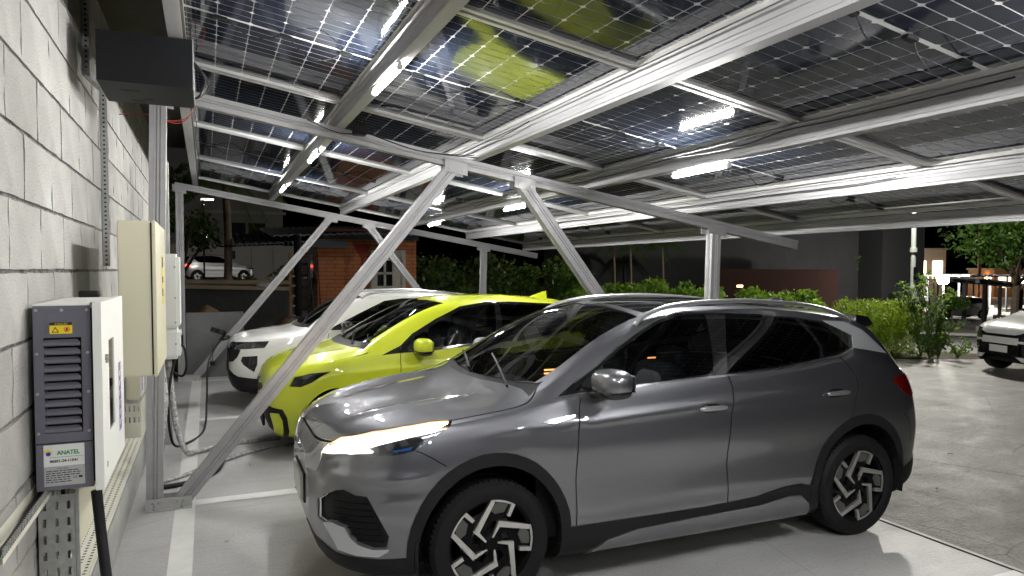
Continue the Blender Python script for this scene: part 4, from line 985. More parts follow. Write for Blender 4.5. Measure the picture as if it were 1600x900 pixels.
# lens over each headlamp, the lit strip, the projector bowls
lens = [(.055, .836), (.095, .888), (.155, .928), (.297, .972), (.441, 1.0), (.585, 1.020), (.705, 1.028), (.66, .993), (.56, .943), (.49, .892), (.372, .873), (.243, .873), (.139, .865)]
def patch(root, cs, T, name, m, poly, off, step=.02, sides=(-1, 1), parent=None, label=None):
    """a small curved piece that follows the body, set off from it"""
    P = densify(poly, step); s0, z0 = P.min(0); s1, z1 = P.max(0)
    g = [(a, b) for a in np.arange(s0, s1, step) for b in np.arange(z0, z1, step)]
    g = [q for q in g if pip(np.array([q]), poly)[0]]
    n = len(P); pts = [Vector(p) for p in P]+[Vector(q) for q in g]
    vo, eo, fo, _, _, _ = delaunay_2d_cdt(pts, [(i, (i+1) % n) for i in range(n)], [], 0, 1e-6)
    Q = np.array([(v.x, v.y) for v in vo]); F = np.array([f for f in fo if len(f) == 3]); F = F[pip(Q[F].mean(1), poly)]
    a, b, c = Q[F[:, 0]], Q[F[:, 1]], Q[F[:, 2]]; ar = (b[:, 0]-a[:, 0])*(c[:, 1]-a[:, 1])-(b[:, 1]-a[:, 1])*(c[:, 0]-a[:, 0]); F[ar < 0] = F[ar < 0][:, ::-1]
    v = cs.v_side(Q[:, 0], Q[:, 1]); P3 = cs.S(Q[:, 0], v); e = 2e-3
    N = -np.cross(cs.S(Q[:, 0]+e, v)-cs.S(np.maximum(Q[:, 0]-e, 0), v), cs.S(Q[:, 0], v+e)-cs.S(Q[:, 0], v-e)); N /= np.linalg.norm(N, axis=1)[:, None]+1e-12
    P3 = P3+N*off; P3[:, 0] -= T['L']/2; res = []
    for sg in sides:
        o = mesh_obj(name, P3*np.array([1, sg, 1]), [tuple(f) if sg < 0 else tuple(f[::-1]) for f in F.tolist()], m, parent[0 if sg == sides[0] else -1] if parent else root, True, N*np.array([1, sg, 1]))
        if label: o['label'] = label
        res.append(o)
    return res
hl = patch(grey, gcs, G, 'headlight', M['lamp_glass'], lens, .002)
strip = [(.060, .838), (.094, .880), (.155, .919), (.297, .962), (.441, .991), (.585, 1.012), (.675, 1.020), (.61, 1.000), (.45, .975), (.32, .948), (.255, .930), (.225, .915), (.265, .900), (.262, .888), (.16, .880), (.10, .850)]
patch(grey, gcs, G, 'running_light_edge', M['drl_amber'], [(.094, .884), (.155, .924), (.297, .967), (.441, .996), (.585, 1.017), (.68, 1.024), (.675, 1.020), (.585, 1.0125), (.441, .992), (.297, .963), (.155, .920)], -.006, .02, parent=hl)
patch(grey, gcs, G, 'running_light', M['drl'], strip, -.010, .02, parent=hl)
patch(grey, gcs, G, 'lamp_bowl', M['lamp_dark'], [(.30, .885), (.30, .925), (.43, .955), (.52, .965), (.53, .93), (.47, .895)], -.018, .02, parent=hl)
patch(grey, gcs, G, 'lamp_lens', M['blue_lens'], [(.37, .889), (.37, .900), (.47, .915), (.46, .897)], -.012, .01, parent=hl)
patch(grey, gcs, G, 'projector', M['lamp_body'], ell(.355, .918, .022, .018, 12), -.012, .01, parent=hl)
patch(grey, gcs, G, 'projector', M['lamp_body'], ell(.425, .932, .022, .018, 12), -.012, .01, parent=hl)
# fins in the lower intake
for k in range(7):
    z0 = .425+k*.033; fr = MB()
    s1 = .33-(k*.012); pts = []
    for s0 in np.linspace(.10, s1, 8):
        v = gcs.v_side([s0], [z0]); p = gcs.S(np.array([s0]), v)[0]; pts.append((p[0]-GL/2, -(p[1]-.018), p[2]))
    for sg in (1, -1):
        q = MB(); q.tube([(a, b*sg, c) for a, b, c in pts], .005, 5); q.build('intake_fin', M['rim_dark'], grey)
for x in (FX, RX):
    for sg in (-1, 1): wheel(grey, x-GL/2, .80*sg, sg, .345, .245, .215, 'pin', 0)
# door handles
for s0, z0 in ((2.335, .987), (3.37, 1.012)):
    for sg in (-1, 1):
        y0 = float(gcs.S(np.array([s0]), gcs.v_side([s0], [z0]))[0, 1])
        m = MB(); m.lump((s0-GL/2, (y0-.004)*sg, z0-.002), (.075, .012, .030), .8, 16, 8); cup = m.build('handle_cup', M['piano'], grey, smooth=True)
        m = MB(); m.lump((s0-GL/2, (y0+.020)*sg, z0+.002), (.105, .012, .0145), .6, 18, 8); m.build('door_handle', M['satin'], grey, smooth=True)
mirror(grey, G, 1.575, 1.005, 1.200, M['grey_paint'], (.100, .120, .078), 1.50)
for sg in (-1, 1):                                            # roof rails
    pts = tube_on(gcs, GL, [(1.93, 5.0, .000), (2.05, 5.05, .030), (2.3, 5.08, .046), (2.8, 5.1, .050), (3.3, 5.1, .048), (3.6, 5.1, .036), (3.80, 5.05, .008), (3.85, 5.0, -.01)])
    m = MB(); m.tube([(p.x, p.y*sg, p.z) for p in smooth_path(pts, 5)], .015, 8); m.build('roof_rail', M['satin'], grey, smooth=True)
m = MB(); m.prism([(-.10, -.03), (.04, -.045), (.075, -.02), (.02, .030), (-.10, .045)], (4.0-GL/2, -.60, 1.462), (4.0-GL/2, .60, 1.462)); m.build('rear_spoiler', M['piano'], grey, angle=40)
m = MB(); m.lump((3.70-GL/2, 0, 1.57), (.09, .022, .045), .8, 12, 8); m.build('roof_aerial', M['grey_paint'], grey, smooth=True)
m = MB(); m.bbox((-.022-GL/2, -.20, .50), (-.004-GL/2, .20, .64), .004); pl = m.build('number_plate', M['plate'], grey)
m = MB(); m.bbox((-.006-GL/2, -.23, .47), (.03-GL/2, .23, .66), .01); m.build('plate_holder', M['clad'], grey)
def wiper(root, cs, L, a, b):
    """an arm and blade that lie on the windscreen, a and b in (s, y)"""
    pts = []
    for t in np.linspace(0, 1, 7):
        s0 = a[0]+(b[0]-a[0])*t; y0 = a[1]+(b[1]-a[1])*t
        v = cs.v_top([s0], [max(abs(y0), .01)]); p = cs.S(np.array([s0]), v)[0]; pts.append((p[0]-L/2, y0, p[2]+.014))
    m = MB(); m.tube(pts, .008, 6); m.build('wiper', M['clad'], root)
wiper(grey, gcs, GL, (1.10, -.62), (1.24, -.02)); wiper(grey, gcs, GL, (1.09, .02), (1.24, .58))
# badge strokes on the nose band and emissive bars standing in for warm reflections in the cabin
m = MB()
for k, (ya, yb, za, zb) in enumerate([(-.09, -.03, .77, .80), (-.09, -.03, .80, .77), (-.01, .05, .785, .785), (.06, .09, .77, .80)]):
    m.tube([(-GL/2-.004, ya, za), (-GL/2-.006, yb, zb)], .004, 5)
letters(grey, 'BYD', .075, (-GL/2-.006, .105, .755))
for bs, by, bz, bw in ((2.66, .26, 1.085, .17), (1.78, .30, 1.03, .16)):
    for k in range(3):
        m = MB(); m.bbox((bs-GL/2, by, bz+.026*k), (bs+bw-GL/2, by+.006, bz+.012+.026*k), .002); m.build('reflection_strip', M['amber'], grey)

# ---- lime hatchback
Y = dict(YELLOW); Y['paint'] = M['lime_paint']; Y['hub'] = .30; YL = Y['L']
lime = empty('parked_hatchback', (.50+YL/2, 7.75, 0), 0, 'lime yellow hatchback between the grey crossover and the white car', 'car', 'cars parked nose in under the solar roof')
YF, YR = .66, 3.16
yregs = [
 reg('wheel_cut', None, 'side', ell(YF, .30, .345, .375), ell(YR, .30, .345, .375)),
 reg('corner_blade', M['lime_paint'], 'side', [(.055, .425), (.115, .430), (.150, .36), (.168, .19), (.10, .19), (.085, .30)], off=.010),
 reg('corner_trim', M['clad'], 'side', [(0, .50), (.02, .505), (.076, .485), (.155, .475), (.195, .395), (.215, .26), (.20, .15), (0, .15)], off=-.010, skirt=0),
 reg('sill_cladding', M['clad'], 'side', [(.9, .1), (.95, .25), (2.85, .25), (2.9, .1)], off=.004),
 reg('lamp_housing', M['lamp_dark'], 'side', [(.215, .700), (.262, .790), (.40, .822), (.60, .838), (.50, .79), (.412, .735), (.32, .697)], off=-.012, skirt=0),
 reg('seam', M['seam'], 'side', ribbon([(1.30, 1.04), (1.29, .90), (1.285, .60), (1.32, .27)], .008), ribbon([(2.42, 1.06), (2.43, .9), (2.40, .6), (2.42, .27)], .008), off=-.012, skirt=0),
 reg('seam', M['seam'], 'top', ribbon(spline2([(.62, .785), (.80, .785), (.97, .78)]), .008), off=-.012, skirt=0),
 reg('front_window', M['side_glass'], 'side', [(1.36, 1.02), (1.46, 1.14), (1.72, 1.285), (1.99, 1.405), (2.30, 1.455), (2.40, 1.455), (2.36, 1.075), (1.65, 1.03)], off=-.005, skirt=0),
 reg('rear_window', M['tint'], 'side', [(2.46, 1.455), (2.9, 1.445), (3.2, 1.41), (3.28, 1.30), (3.1, 1.13), (2.44, 1.08)], off=-.004, skirt=0),
 reg('window_trim', M['piano'], 'side', [(1.10, .972), (1.30, 1.058), (1.434, 1.172), (1.707, 1.318), (1.993, 1.440), (2.30, 1.482), (2.6, 1.484), (3.25, 1.44), (3.38, 1.30), (3.12, 1.105), (2.435, 1.055), (1.648, .998), (1.29, .985)], off=-.001, skirt=.003),
 reg('front_door', M['lime_paint'], 'side', [(1.30, 1.02), (1.29, .90), (1.285, .60), (1.32, .27), (2.42, .27), (2.40, .6), (2.43, .9), (2.42, 1.06)]),
 reg('rear_door', M['lime_paint'], 'side', [(2.42, .27), (2.40, .6), (2.43, .9), (2.42, 1.06), (3.12, 1.10), (3.10, .8), (2.85, .5), (2.80, .27)]),
 reg('windscreen', M['screen_glass'], 'top', [(.86, 0), (.885, .3), (.94, .56), (1.0, .675), (1.15, .655), (1.4, .61), (1.7, .565), (1.84, .545), (1.76, .3), (1.71, 0)], off=-.004, half=False, skirt=0),
 reg('cowl', M['clad'], 'top', [(.755, 0), (.78, .3), (.84, .60), (.93, .74), (1.02, .70), (.95, .57), (.895, .3), (.87, 0)], off=-.006, half=False, skirt=0),
 reg('bonnet', M['lime_paint'], 'top', [(.04, 0), (.05, .3), (.09, .46), (.25, .60), (.45, .70), (.62, .775), (.80, .775), (.95, .77), (.84, .60), (.78, .3), (.755, 0)], half=False),
]
ycs, yob = build_shell(lime, Y, yregs, ds=.055, nv=50)
cabin(lime, Y, ycs, (YF, YR), .37, 3.15, False, 1.05, .95)
patch(lime, ycs, Y, 'headlight', M['lamp_glass'], [(.213, .700), (.260, .792), (.40, .824), (.605, .840), (.50, .79), (.412, .733), (.32, .695)], .002)
for x in (YF, YR):
    for sg in (-1, 1): wheel(lime, x-YL/2, .74*sg, sg, .30, .205, .19, 'spoke')
mirror(lime, Y, 1.50, .93, 1.055, M['lime_paint'], (.085, .125, .085), 1.40)
m = MB(); m.prism([(0, 0), (0, .075), (.02, .078), (.13, 0)], (3.22-YL/2, -.012, 1.49), (3.22-YL/2, .012, 1.49)); m.build('shark_fin', M['lime_paint'], lime)
m = MB(); v = [(3.10, 0, 1.50), (3.34, 0, 1.48), (3.335, 0, 1.575), (3.29, 0, 1.57)]
m.add([(a-YL/2, -.02, c) for a, b, c in v[:2]]+[(a-YL/2, -.004, c) for a, b, c in v[2:]]+[(a-YL/2, .02, c) for a, b, c in v[:2]]+[(a-YL/2, .004, c) for a, b, c in v[2:]], [(0, 1, 2, 3), (7, 6, 5, 4), (0, 4, 5, 1), (1, 5, 6, 2), (2, 6, 7, 3), (3, 7, 4, 0)])
m.build('shark_fin', M['lime_paint'], lime); bpy.data.objects.remove([o for o in lime.children if o.name.startswith('shark_fin')][0])
wiper(lime, ycs, YL, (.86, -.52), (.98, .0)); wiper(lime, ycs, YL, (.86, .05), (.98, .55))
letters(lime, 'BYD', .06, (-YL/2-.008, .08, .645))
m = MB(); m.bbox((-.015-YL/2, -.20, .36), (-.002-YL/2, .20, .48), .004); m.build('number_plate', M['plate'], lime)
m = MB(); m.bbox((-.004-YL/2, -.34, .25), (.02-YL/2, .34, .50), .01); m.build('lower_grille', M['clad'], lime)
# sheet of paper behind the windscreen
m = MB(); m.bbox((1.22-YL/2, -.60, .99), (1.50-YL/2, -.595, 1.13), .002); m.build('paper_sheet', M['white_box'], lime)

# ---- white compact
W_ = dict(WHITE); W_['paint'] = M['white_paint']; W_['hub'] = .30; WL = W_['L']
whitec = empty('parked_compact', (.25+WL/2, 10.35, 0), 0, 'white compact car with black cladding plugged in by the far wall', 'car', 'cars parked nose in under the solar roof')
WF, WR = .70, 3.12
wregs = [
 reg('wheel_cut', None, 'side', ell(WF, .30, .335, .365), ell(WR, .30, .335, .365)),
 reg('arch_cladding', M['clad'], 'side', ell(WF, .30, .385, .425), off=.008, skirt=.02),
 reg('arch_cladding', M['clad'], 'side', ell(WR, .30, .385, .425), off=.008, skirt=.02),
 reg('sill_cladding', M['clad'], 'side', [(.9, .1), (.95, .36), (2.85, .36), (2.9, .1)], off=.006),
 reg('fog_lamp', M['piano'], 'side', [(.155, .705), (.34, .712), (.335, .60), (.295, .50), (.23, .545), (.165, .60), (.135, .65)], off=-.006),
 reg('bumper_cladding', M['clad'], 'side', [(0, .53), (.05, .48), (.104, .445), (.324, .413), (.40, .42), (.40, .1), (0, .1)], off=.008),
 reg('headlight', M['lamp_dark'], 'side', [(0, .86), (.06, .875), (.141, .885), (.30, .893), (.485, .897), (.455, .85), (.423, .812), (.162, .80), (0, .79)], off=.002),
 reg('grille', M['clad'], 'side', [(0, .80), (.10, .80), (.14, .79), (.10, .70), (.05, .64), (0, .62)], off=-.002),
 reg('seam', M['seam'], 'side', ribbon([(1.25, .99), (1.22, .85), (1.22, .40)], .008), ribbon([(2.30, 1.02), (2.31, .85), (2.28, .38)], .008), off=-.012, skirt=0),
 reg('front_window', M['side_glass'], 'side', [(1.36, 1.03), (1.50, 1.12), (1.66, 1.20), (1.85, 1.29), (2.03, 1.37), (2.24, 1.40), (2.24, 1.055), (1.6, 1.035)], off=-.005, skirt=0),
 reg('rear_window', M['side_glass'], 'side', [(2.33, 1.405), (2.8, 1.40), (3.1, 1.36), (3.15, 1.12), (2.32, 1.06)], off=-.005, skirt=0),
 reg('window_trim', M['piano'], 'side', [(1.27, 1.015), (1.319, 1.062), (1.66, 1.228), (2.033, 1.396), (2.3, 1.428), (2.8, 1.425), (3.14, 1.385), (3.20, 1.10), (2.3, 1.038), (1.6, 1.012)], off=-.001, skirt=.003),
 reg('front_door', M['white_paint'], 'side', [(1.25, .99), (1.22, .85), (1.22, .40), (2.28, .38), (2.31, .85), (2.30, 1.03)]),
 reg('rear_door', M['white_paint'], 'side', [(2.28, .38), (2.31, .85), (2.30, 1.03), (3.15, 1.09), (3.1, .8), (2.8, .5), (2.75, .38)]),
 reg('windscreen', M['screen_glass'], 'top', [(.93, 0), (.95, .3), (1.0, .52), (1.07, .61), (1.3, .585), (1.6, .545), (1.74, .53), (1.68, .3), (1.65, 0)], off=-.004, half=False, skirt=0),
 reg('cowl', M['clad'], 'top', [(.85, 0), (.87, .3), (.92, .55), (.99, .67), (1.09, .62), (1.02, .53), (.965, .3), (.945, 0)], off=-.006, half=False, skirt=0),
 reg('bonnet', M['white_paint'], 'top', [(.05, 0), (.06, .35), (.12, .50), (.30, .60), (.6, .665), (.90, .70), (.98, .67), (.92, .55), (.87, .3), (.85, 0)], half=False),
]
W_['cap_mat'] = M['clad']
wcs, wob = build_shell(whitec, W_, wregs, ds=.055, nv=48)
cabin(whitec, W_, wcs, (WF, WR), .36, 3.10, False, 1.12, .96)
for x in (WF, WR):
    for sg in (-1, 1): wheel(whitec, x-WL/2, .68*sg, sg, .30, .195, .18, 'spoke')
mirror(whitec, W_, 1.47, .86, 1.065, M['piano'], (.075, .10, .07), 1.38)
for sg in (-1, 1):
    pts = tube_on(wcs, WL, [(1.72, 5.05, .0), (1.85, 5.1, .035), (2.2, 5.1, .05), (2.8, 5.1, .05), (3.15, 5.1, .03), (3.25, 5.05, 0)])
    m = MB(); m.tube([(p.x, p.y*sg, p.z) for p in smooth_path(pts, 4)], .016, 7); m.build('roof_rail', M['satin'], whitec, smooth=True)
wiper(whitec, wcs, WL, (.94, -.48), (1.06, .0))
m = MB(); m.prism([(-.13, 0), (.13, 0), (.10, .05), (-.10, .05)], (-WL/2-.03, 0, .93), (-WL/2-.22, 0, 1.00)); m.build('charging_flap', M['piano'], whitec)
# second-storey of the generic builder: other cars of the yard share these meshes
# ---------------------------------------------------------------- equipment on the wall
def text_obj(name, s, size, m, parent, loc, rot, extrude=.0006, align='LEFT', sx=1.0, bold=0):
    c = bpy.data.curves.new(name, 'FONT'); c.body = s; c.size = size; c.extrude = extrude; c.align_x = align; c.offset = bold
    c.resolution_u = 3
    o = bpy.data.objects.new(name, c); COL.objects.link(o)
    dg = bpy.context.evaluated_depsgraph_get(); me = bpy.data.meshes.new_from_object(o.evaluated_get(dg)); bpy.data.objects.remove(o); bpy.data.curves.remove(c)
    me.name = name; me.materials.clear(); me.materials.append(m); o = link(name, me, parent); o.location = loc; o.rotation_euler = rot; o.scale = (sx, 1, 1); return o
M['ink'] = mat('black ink', (.01, .01, .01), .6)
M['ink_green'] = mat('green ink', (.02, .22, .05), .5); M['ink_blue'] = mat('blue ink', (.02, .05, .30), .5); M['ink_yellow'] = mat('yellow ink', (.72, .55, .02), .5)
M['purple'] = mat('purple decal', (.13, .06, .30), .4); M['sticker'] = mat('white sticker', (.66, .67, .66), .4); M['sticker_grey'] = mat('silver sticker', (.36, .37, .37), .38)
M['ink_red'] = mat('red ink', (.5, .03, .02), .5)
FX0 = R(90)    # text that faces -y
ch = empty('wall_charger', (-.57, 3.85, .88), 0, 'large wall charger with a slatted slate side and a white windowed door', 'charger')
W0, W1, D0, D1, H0, H1 = -.105, .105, -.35, .42, 0, .80
m = MB()
m.box((W0, D0+.012, H0), (W0+.008, D1, H1)); m.box((W1-.008, D0+.012, H0), (W1, D1, H1)); m.box((W0, D0, H1-.008), (W1, D1, H1+.0)); m.box((W0, D0+.012, H0), (W1, D1, H0+.008)); m.box((W0, D1-.008, H0), (W1, D1, H1))
m.build('cabinet', M['white_box'], ch)
# near face: a frame plate round the louvre opening
f0, f1, g0, g1 = W0+.037, W1-.035, .245, .655
m = MB(); y0, y1 = D0, D0+.012
for a, b in (((W0, g1), (W1, H1-.008)), ((W0, H0), (W1, g0)), ((W0, g0), (f0, g1)), ((f1, g0), (W1, g1))): m.box((a[0], y0, a[1]), (b[0], y1, b[1]))
m.build('side_plate', M['slate_box'], ch)
m = MB(); m.box((f0, D0+.05, g0), (f1, D0+.055, g1)); m.build('louvre_recess', M['hole'], ch)
ns = 11
for k in range(ns):
    z0 = g0+(g1-g0)*k/ns; h = (g1-g0)/ns
    m = MB(); v = [(f0, y0+.002, z0+h*.02), (f1-.004, y0+.002, z0+h*.02), (f1-.004, y0-.006, z0+h*.14), (f0, y0-.006, z0+h*.14), (f0, y0+.000, z0+h*.48), (f1-.004, y0+.000, z0+h*.48), (f0, y0+.016, z0+h*.78), (f1-.018, y0+.016, z0+h*.78)]
    m.add(v, [(0, 1, 2, 3), (3, 2, 5, 4), (4, 5, 7, 6), (1, 7, 5, 2), (0, 6, 7, 1), (0, 3, 4, 6)]); m.build('louvre', M['slate_box'], ch)
m = MB(); m.box((W0+.002, D0-.002, g0-.045), (W1-.002, D0-.0, g0-.041)); m.build('plate_joint', M['hole'], ch)
for sx in (W0+.012, 0, W1-.012):
    for sz in (.785, .60, .43, .26):
        if sx == 0 and sz != .785: continue
        m = MB(); m.cyl((sx, D0-.006, sz-.012), (sx, D0, sz-.012), .0065, 10); m.cyl((sx, D0-.007, sz-.012), (sx, D0-.004, sz-.012), .003, 6); m.build('screw', M['galv'], ch)
# warning sticker
st = MB(); st.box((-.045, D0-.002, .672), (.038, D0-.0002, .720)); sto = st.build('warning_sticker', M['ink_yellow'], ch)
m = MB(); m.box((-.045, D0-.003, .708), (.038, D0-.002, .7205)); m.build('sticker_band', M['ink'], sto)
m = MB(); m.prism([(0, 0), (.030, 0), (.015, .024)], (-.036, D0-.0025, .679), (-.036, D0-.0029, .679)); 
tri = MB(); tri.add([(-.038, D0-.0026, .678), (-.010, D0-.0026, .678), (-.024, D0-.0026, .702), (-.033, D0-.0028, .681), (-.015, D0-.0028, .681), (-.024, D0-.0028, .696)], [(0, 1, 4, 3), (1, 2, 5, 4), (2, 0, 3, 5)]); tri.build('warning_triangle', M['ink'], sto)
tri = MB(); tri.lathe([(.0085, 0), (.0115, 0)], (.018, D0-.0027, .690), 'y', 18); tri.tube([(.011, D0-.003, .683), (.025, D0-.003, .697)], .0012, 4); tri.build('warning_ring', M['ink_red'], sto)
m = MB(); m.lump((.018, D0-.0026, .690), (.005, .0006, .006), .8, 8, 5); m.build('warning_hand', M['ink'], sto)
text_obj('lettering', 'ATENÇÃO', .010, M['ink_yellow'], sto, (-.002, D0-.0034, .7105), (FX0, 0, 0), .0003, 'CENTER')
# certification label
lb = MB(); lb.box((-.077, D0-.002, .102), (.073, D0-.0002, .196)); lbo = lb.build('certification_label', M['sticker'], ch)
lb = MB(); lb.box((-.077, D0-.002, .018), (.073, D0-.0002, .101)); lbg = lb.build('rating_label', M['sticker_grey'], ch)
text_obj('lettering', 'ANATEL', .0255, M['ink_green'], lbo, (-.028, D0-.0030, .152), (FX0, 0, 0), .0004, sx=.88, bold=.0007)
text_obj('lettering', '06501-24-11541', .0165, M['ink'], lbo, (-.055, D0-.0030, .120), (FX0, 0, 0), .0004, sx=.95, bold=.0005)
q = MB(); q.cyl((-.060, D0-.0035, .158), (-.060, D0-.002, .158), .009, 16); q.build('logo_dot', M['ink_blue'], lbo)
q = MB(); arc = [(-.063+.017*math.cos(R(a)), .164+.014*math.sin(R(a))) for a in range(150, -60, -20)]; arc2 = [(-.056+.006*math.cos(R(a)), .160+.006*math.sin(R(a))) for a in range(-60, 150, 20)]
q.add([(x, D0-.0032, z) for x, z in arc+arc2]+[(x, D0-.0022, z) for x, z in arc+arc2], [tuple(range(len(arc+arc2)))]); q.build('logo_swoosh', M['ink_yellow'], lbo)
q = MB(); q.box((-.055, D0-.0028, .141), (.068, D0-.0022, .1425)); q.build('rule', M['ink_green'], lbo)
rr = random.Random(2)
text_obj('lettering', 'Made in Brasil', .0075, M['ink'], lbg, (-.03, D0-.0030, .090), (FX0, 0, 0), .0003, 'LEFT')
for k in range(6):
    z0 = .081-k*.0095; x0 = -.070
    while x0 < (.05 if k < 3 else .015):
        w = rr.uniform(.008, .022); q = MB(); q.box((x0, D0-.0028, z0), (min(x0+w, .066), D0-.0021, z0+.0035)); q.build('print_line', M['ink'], lbg); x0 += w+.004
text_obj('lettering', 'CE', .014, M['ink'], lbg, (.028, D0-.0030, .046), (FX0, 0, 0), .0003)
q = MB(); q.box((.050, D0-.0028, .046), (.064, D0-.0021, .056)); q.build('print_symbol', M['ink'], lbg)
# the door, standing proud of the cabinet, with a tall window slot
dx0, dx1 = W1+.012, W1+.045; dy0, dy1 = D0-.035, D1+.02; s0, s1, t0, t1 = -.155, .045, .20, .62
m = MB(); m.box((W1-.001, D0+.01, .02), (dx0, D1-.01, H1-.02)); m.build('door_seal', M['hole'], ch)
m = MB()
for a, b in (((dy0, t1), (dy1, H1+.005)), ((dy0, -.01), (dy1, t0)), ((dy0, t0), (s0, t1)), ((s1, t0), (dy1, t1))): m.box((dx0, a[0], a[1]), (dx1, b[0], b[1]))
do = m.build('door', M['white_box'], ch)
m = MB(); m.box((dx0-.004, s0-.01, t0-.01), (dx0+.002, s1+.01, t1+.01)); m.build('window_back', M['hole'], do)
for k, (zz, cc) in enumerate([(.55, 'cable_grey'), (.46, 'alu_dull'), (.37, 'cable_grey'), (.29, 'ink_blue'), (.23, 'cable')]):
    m = MB(); m.tube(smooth_path([(dx0+.006, s0, zz-.02), (dx0+.012, (s0+s1)/2, zz+.02), (dx0+.006, s1, zz-.03)], 5), .016 if k < 3 else .006, 8); m.build('inner_cable', M[cc], do)
m = MB(); m.box((dx1-.006, s0, t0), (dx1-.004, s1, t1)); m.build('window_pane', M['glass_clear'], do)
m = MB(); m.cyl((dx1, -.275, .555), (dx1+.012, -.275, .555), .014, 12); m.cyl((dx1+.006, -.275, .53), (dx1+.010, -.275, .555), .006, 8); m.build('door_lock', M['galv'], do)
m = MB(); m.box((dx1+.0003, .21, .12), (dx1+.001, .30, .47)); dec = m.build('decal', M['purple'], do)
text_obj('lettering', 'EVOLTZ', .055, M['sticker'], dec, (dx1+.0016, .275, .45), (R(90), R(90), R(90)), .0004); bpy.data.objects.remove(dec.children[0])
for k in range(6):
    q = MB(); q.box((dx1+.001, .225, .42-k*.05), (dx1+.0016, .285, .425-k*.05)); q.box((dx1+.001, .225, .40-k*.05), (dx1+.0016, .25, .42-k*.05)); q.build('decal_glyph', M['sticker'], dec)
m = MB(); m.box((dx1+.0003, -.275, .06), (dx1+.001, -.255, .085)); m.build('small_mark', M['ink'], do)
m = MB(); m.lump((.0, .44, H1+.015), (.05, .03, .02), .3, 14, 6); m.build('top_gland', M['cable'], ch, smooth=True)

# thick black cable below the door
m = MB(); m.tube(smooth_path([(-.455, 3.50, .86), (-.445, 3.50, .72), (-.425, 3.46, .55), (-.405, 3.42, .38), (-.398, 3.40, .2), (-.395, 3.42, .02)], 8), .022, 12); tag(m.build('feed_cable', M['cable'], None, smooth=True), 'thick black cable hanging from the wall charger to the floor', 'cable')
# slotted galvanised riser below the charger
rs = empty('slotted_riser', (-.63, 3.60, 0), 0, 'vertical slotted galvanised cable riser under the wall charger', 'cable tray')
def slotted(parent, x0, x1, z0, z1, cols, pitch, hw, hh, y, th, m, up=True, name='face'):
    """a plate facing -y with rows of upright slots really cut through"""
    q = MB(); W = x1-x0; cx = [x0+W*(i+.5)/cols for i in range(cols)]
    rows_ = int((z1-z0)/pitch); xs = [x0]+[v for c in cx for v in (c-hw, c+hw)]+[x1]
    for i in range(0, len(xs)-1, 2): q.box((xs[i], y, z0), (xs[i+1], y+th, z1))
    for c in cx:
        for r_ in range(rows_+1):
            a = z0+pitch*r_ - (pitch-2*hh)/2; b = a+(pitch-2*hh); a = max(a, z0); b = min(b, z1)
            if b > a: q.box((c-hw, y+.0002, a), (c+hw, y+th-.0002, b))
    return q.build(name, m, parent)
slotted(rs, -.062, .076, 0, .83, 3, .0745, .0075, .018, 0, .002, M['galv'])
m = MB(); m.box((-.062, .002, 0), (-.060, .06, .83)); m.box((.074, .002, 0), (.076, .06, .83)); m.build('flange', M['galv'], rs)
for k, (xx, cc) in enumerate([(-.03, 'cable_grey'), (.0, 'white_box'), (.03, 'cable'), (.045, 'cable_grey')]):
    m = MB(); m.tube(smooth_path([(xx, .03, .0), (xx+.005, .028, .3), (xx-.004, .032, .6), (xx, .03, .85), (xx+.01, .03, .89)], 4), .009, 8); m.build('cable', M[cc], rs, smooth=True)
# galvanised return beside it and the cream duct
m = MB(); m.bbox((-.553, 3.603, 0), (-.540, 3.63, .87), .002); tag(m.build('grey_duct', M['galv']), 'narrow grey duct between the slotted riser and the cream duct', 'duct')
m = MB(); m.bbox((-.698, 3.632, .55), (-.548, 4.28, .88), .003); tag(m.build('cream_duct', M['cream_box']), 'tall cream duct under the white charger door', 'duct')
# open wireway along the wall towards the camera
ww = empty('wireway', (-.67, 3.15, .86), 0, 'open slotted grey wireway running along the wall to the lower left', 'cable tray')
m = MB(); m.box((-.028, -.35, -.025), (-.026, .45, .03)); m.box((-.028, -.35, -.027), (.03, .45, -.025)); m.box((.028, -.35, -.025), (.030, .45, -.005)); m.build('channel', M['cream_tray'], ww)
for k in range(34):
    q = MB(); q.box((.026, -.345+.0232*k, -.005), (.031, -.345+.0232*k+.010, .026)); q.build('finger', M['cable_grey'], ww)
m = MB(); m.tube(smooth_path([(0, -.38, -.01), (.004, -.1, -.012), (-.004, .2, -.010), (0, .45, .0)], 5), .010, 8); m.build('cable', M['cable'], ww, smooth=True)
# perforated cream tray on the plinth
tr = empty('perforated_tray', (-.625, 4.2, .30), 0, 'long cream perforated cable tray lying on the plinth', 'cable tray')
def perforated(parent, x0, x1, y0, y1, z, cols, pitch, r0, m, th=.002):
    q = MB(); W = x1-x0; xs = [x0+W*(i+.5)/cols for i in range(cols)]; n_r = int((y1-y0)/pitch); hx, hy = r0, r0*1.25
    ed = [x0]+[v for c in xs for v in (c-hx, c+hx)]+[x1]
    for i in range(0, len(ed)-1, 2): q.box((ed[i], y0, z), (ed[i+1], y1, z+th))
    for c in xs:
        for k in range(n_r+1):
            a = y0+pitch*k-(pitch/2-hy); b = y0+pitch*k+(pitch/2-hy); a, b = max(a, y0), min(b, y1)
            if b > a: q.box((c-hx, a, z+.0002), (c+hx, b, z+th-.0002))
    return q.build('perforated_lid', m, parent)
perforated(tr, -.072, .072, -1.9, 2.75, .036, 4, .040, .0075, M['cream_tray'])
m = MB(); m.box((.072, -1.9, .0), (.074, 2.75, .038)); m.box((-.072, -1.9, .002), (.072, 2.75, .004)); m.box((-.074, -1.9, .0), (-.072, 2.75, .05)); m.build('side_rail', M['cream_tray'], tr)
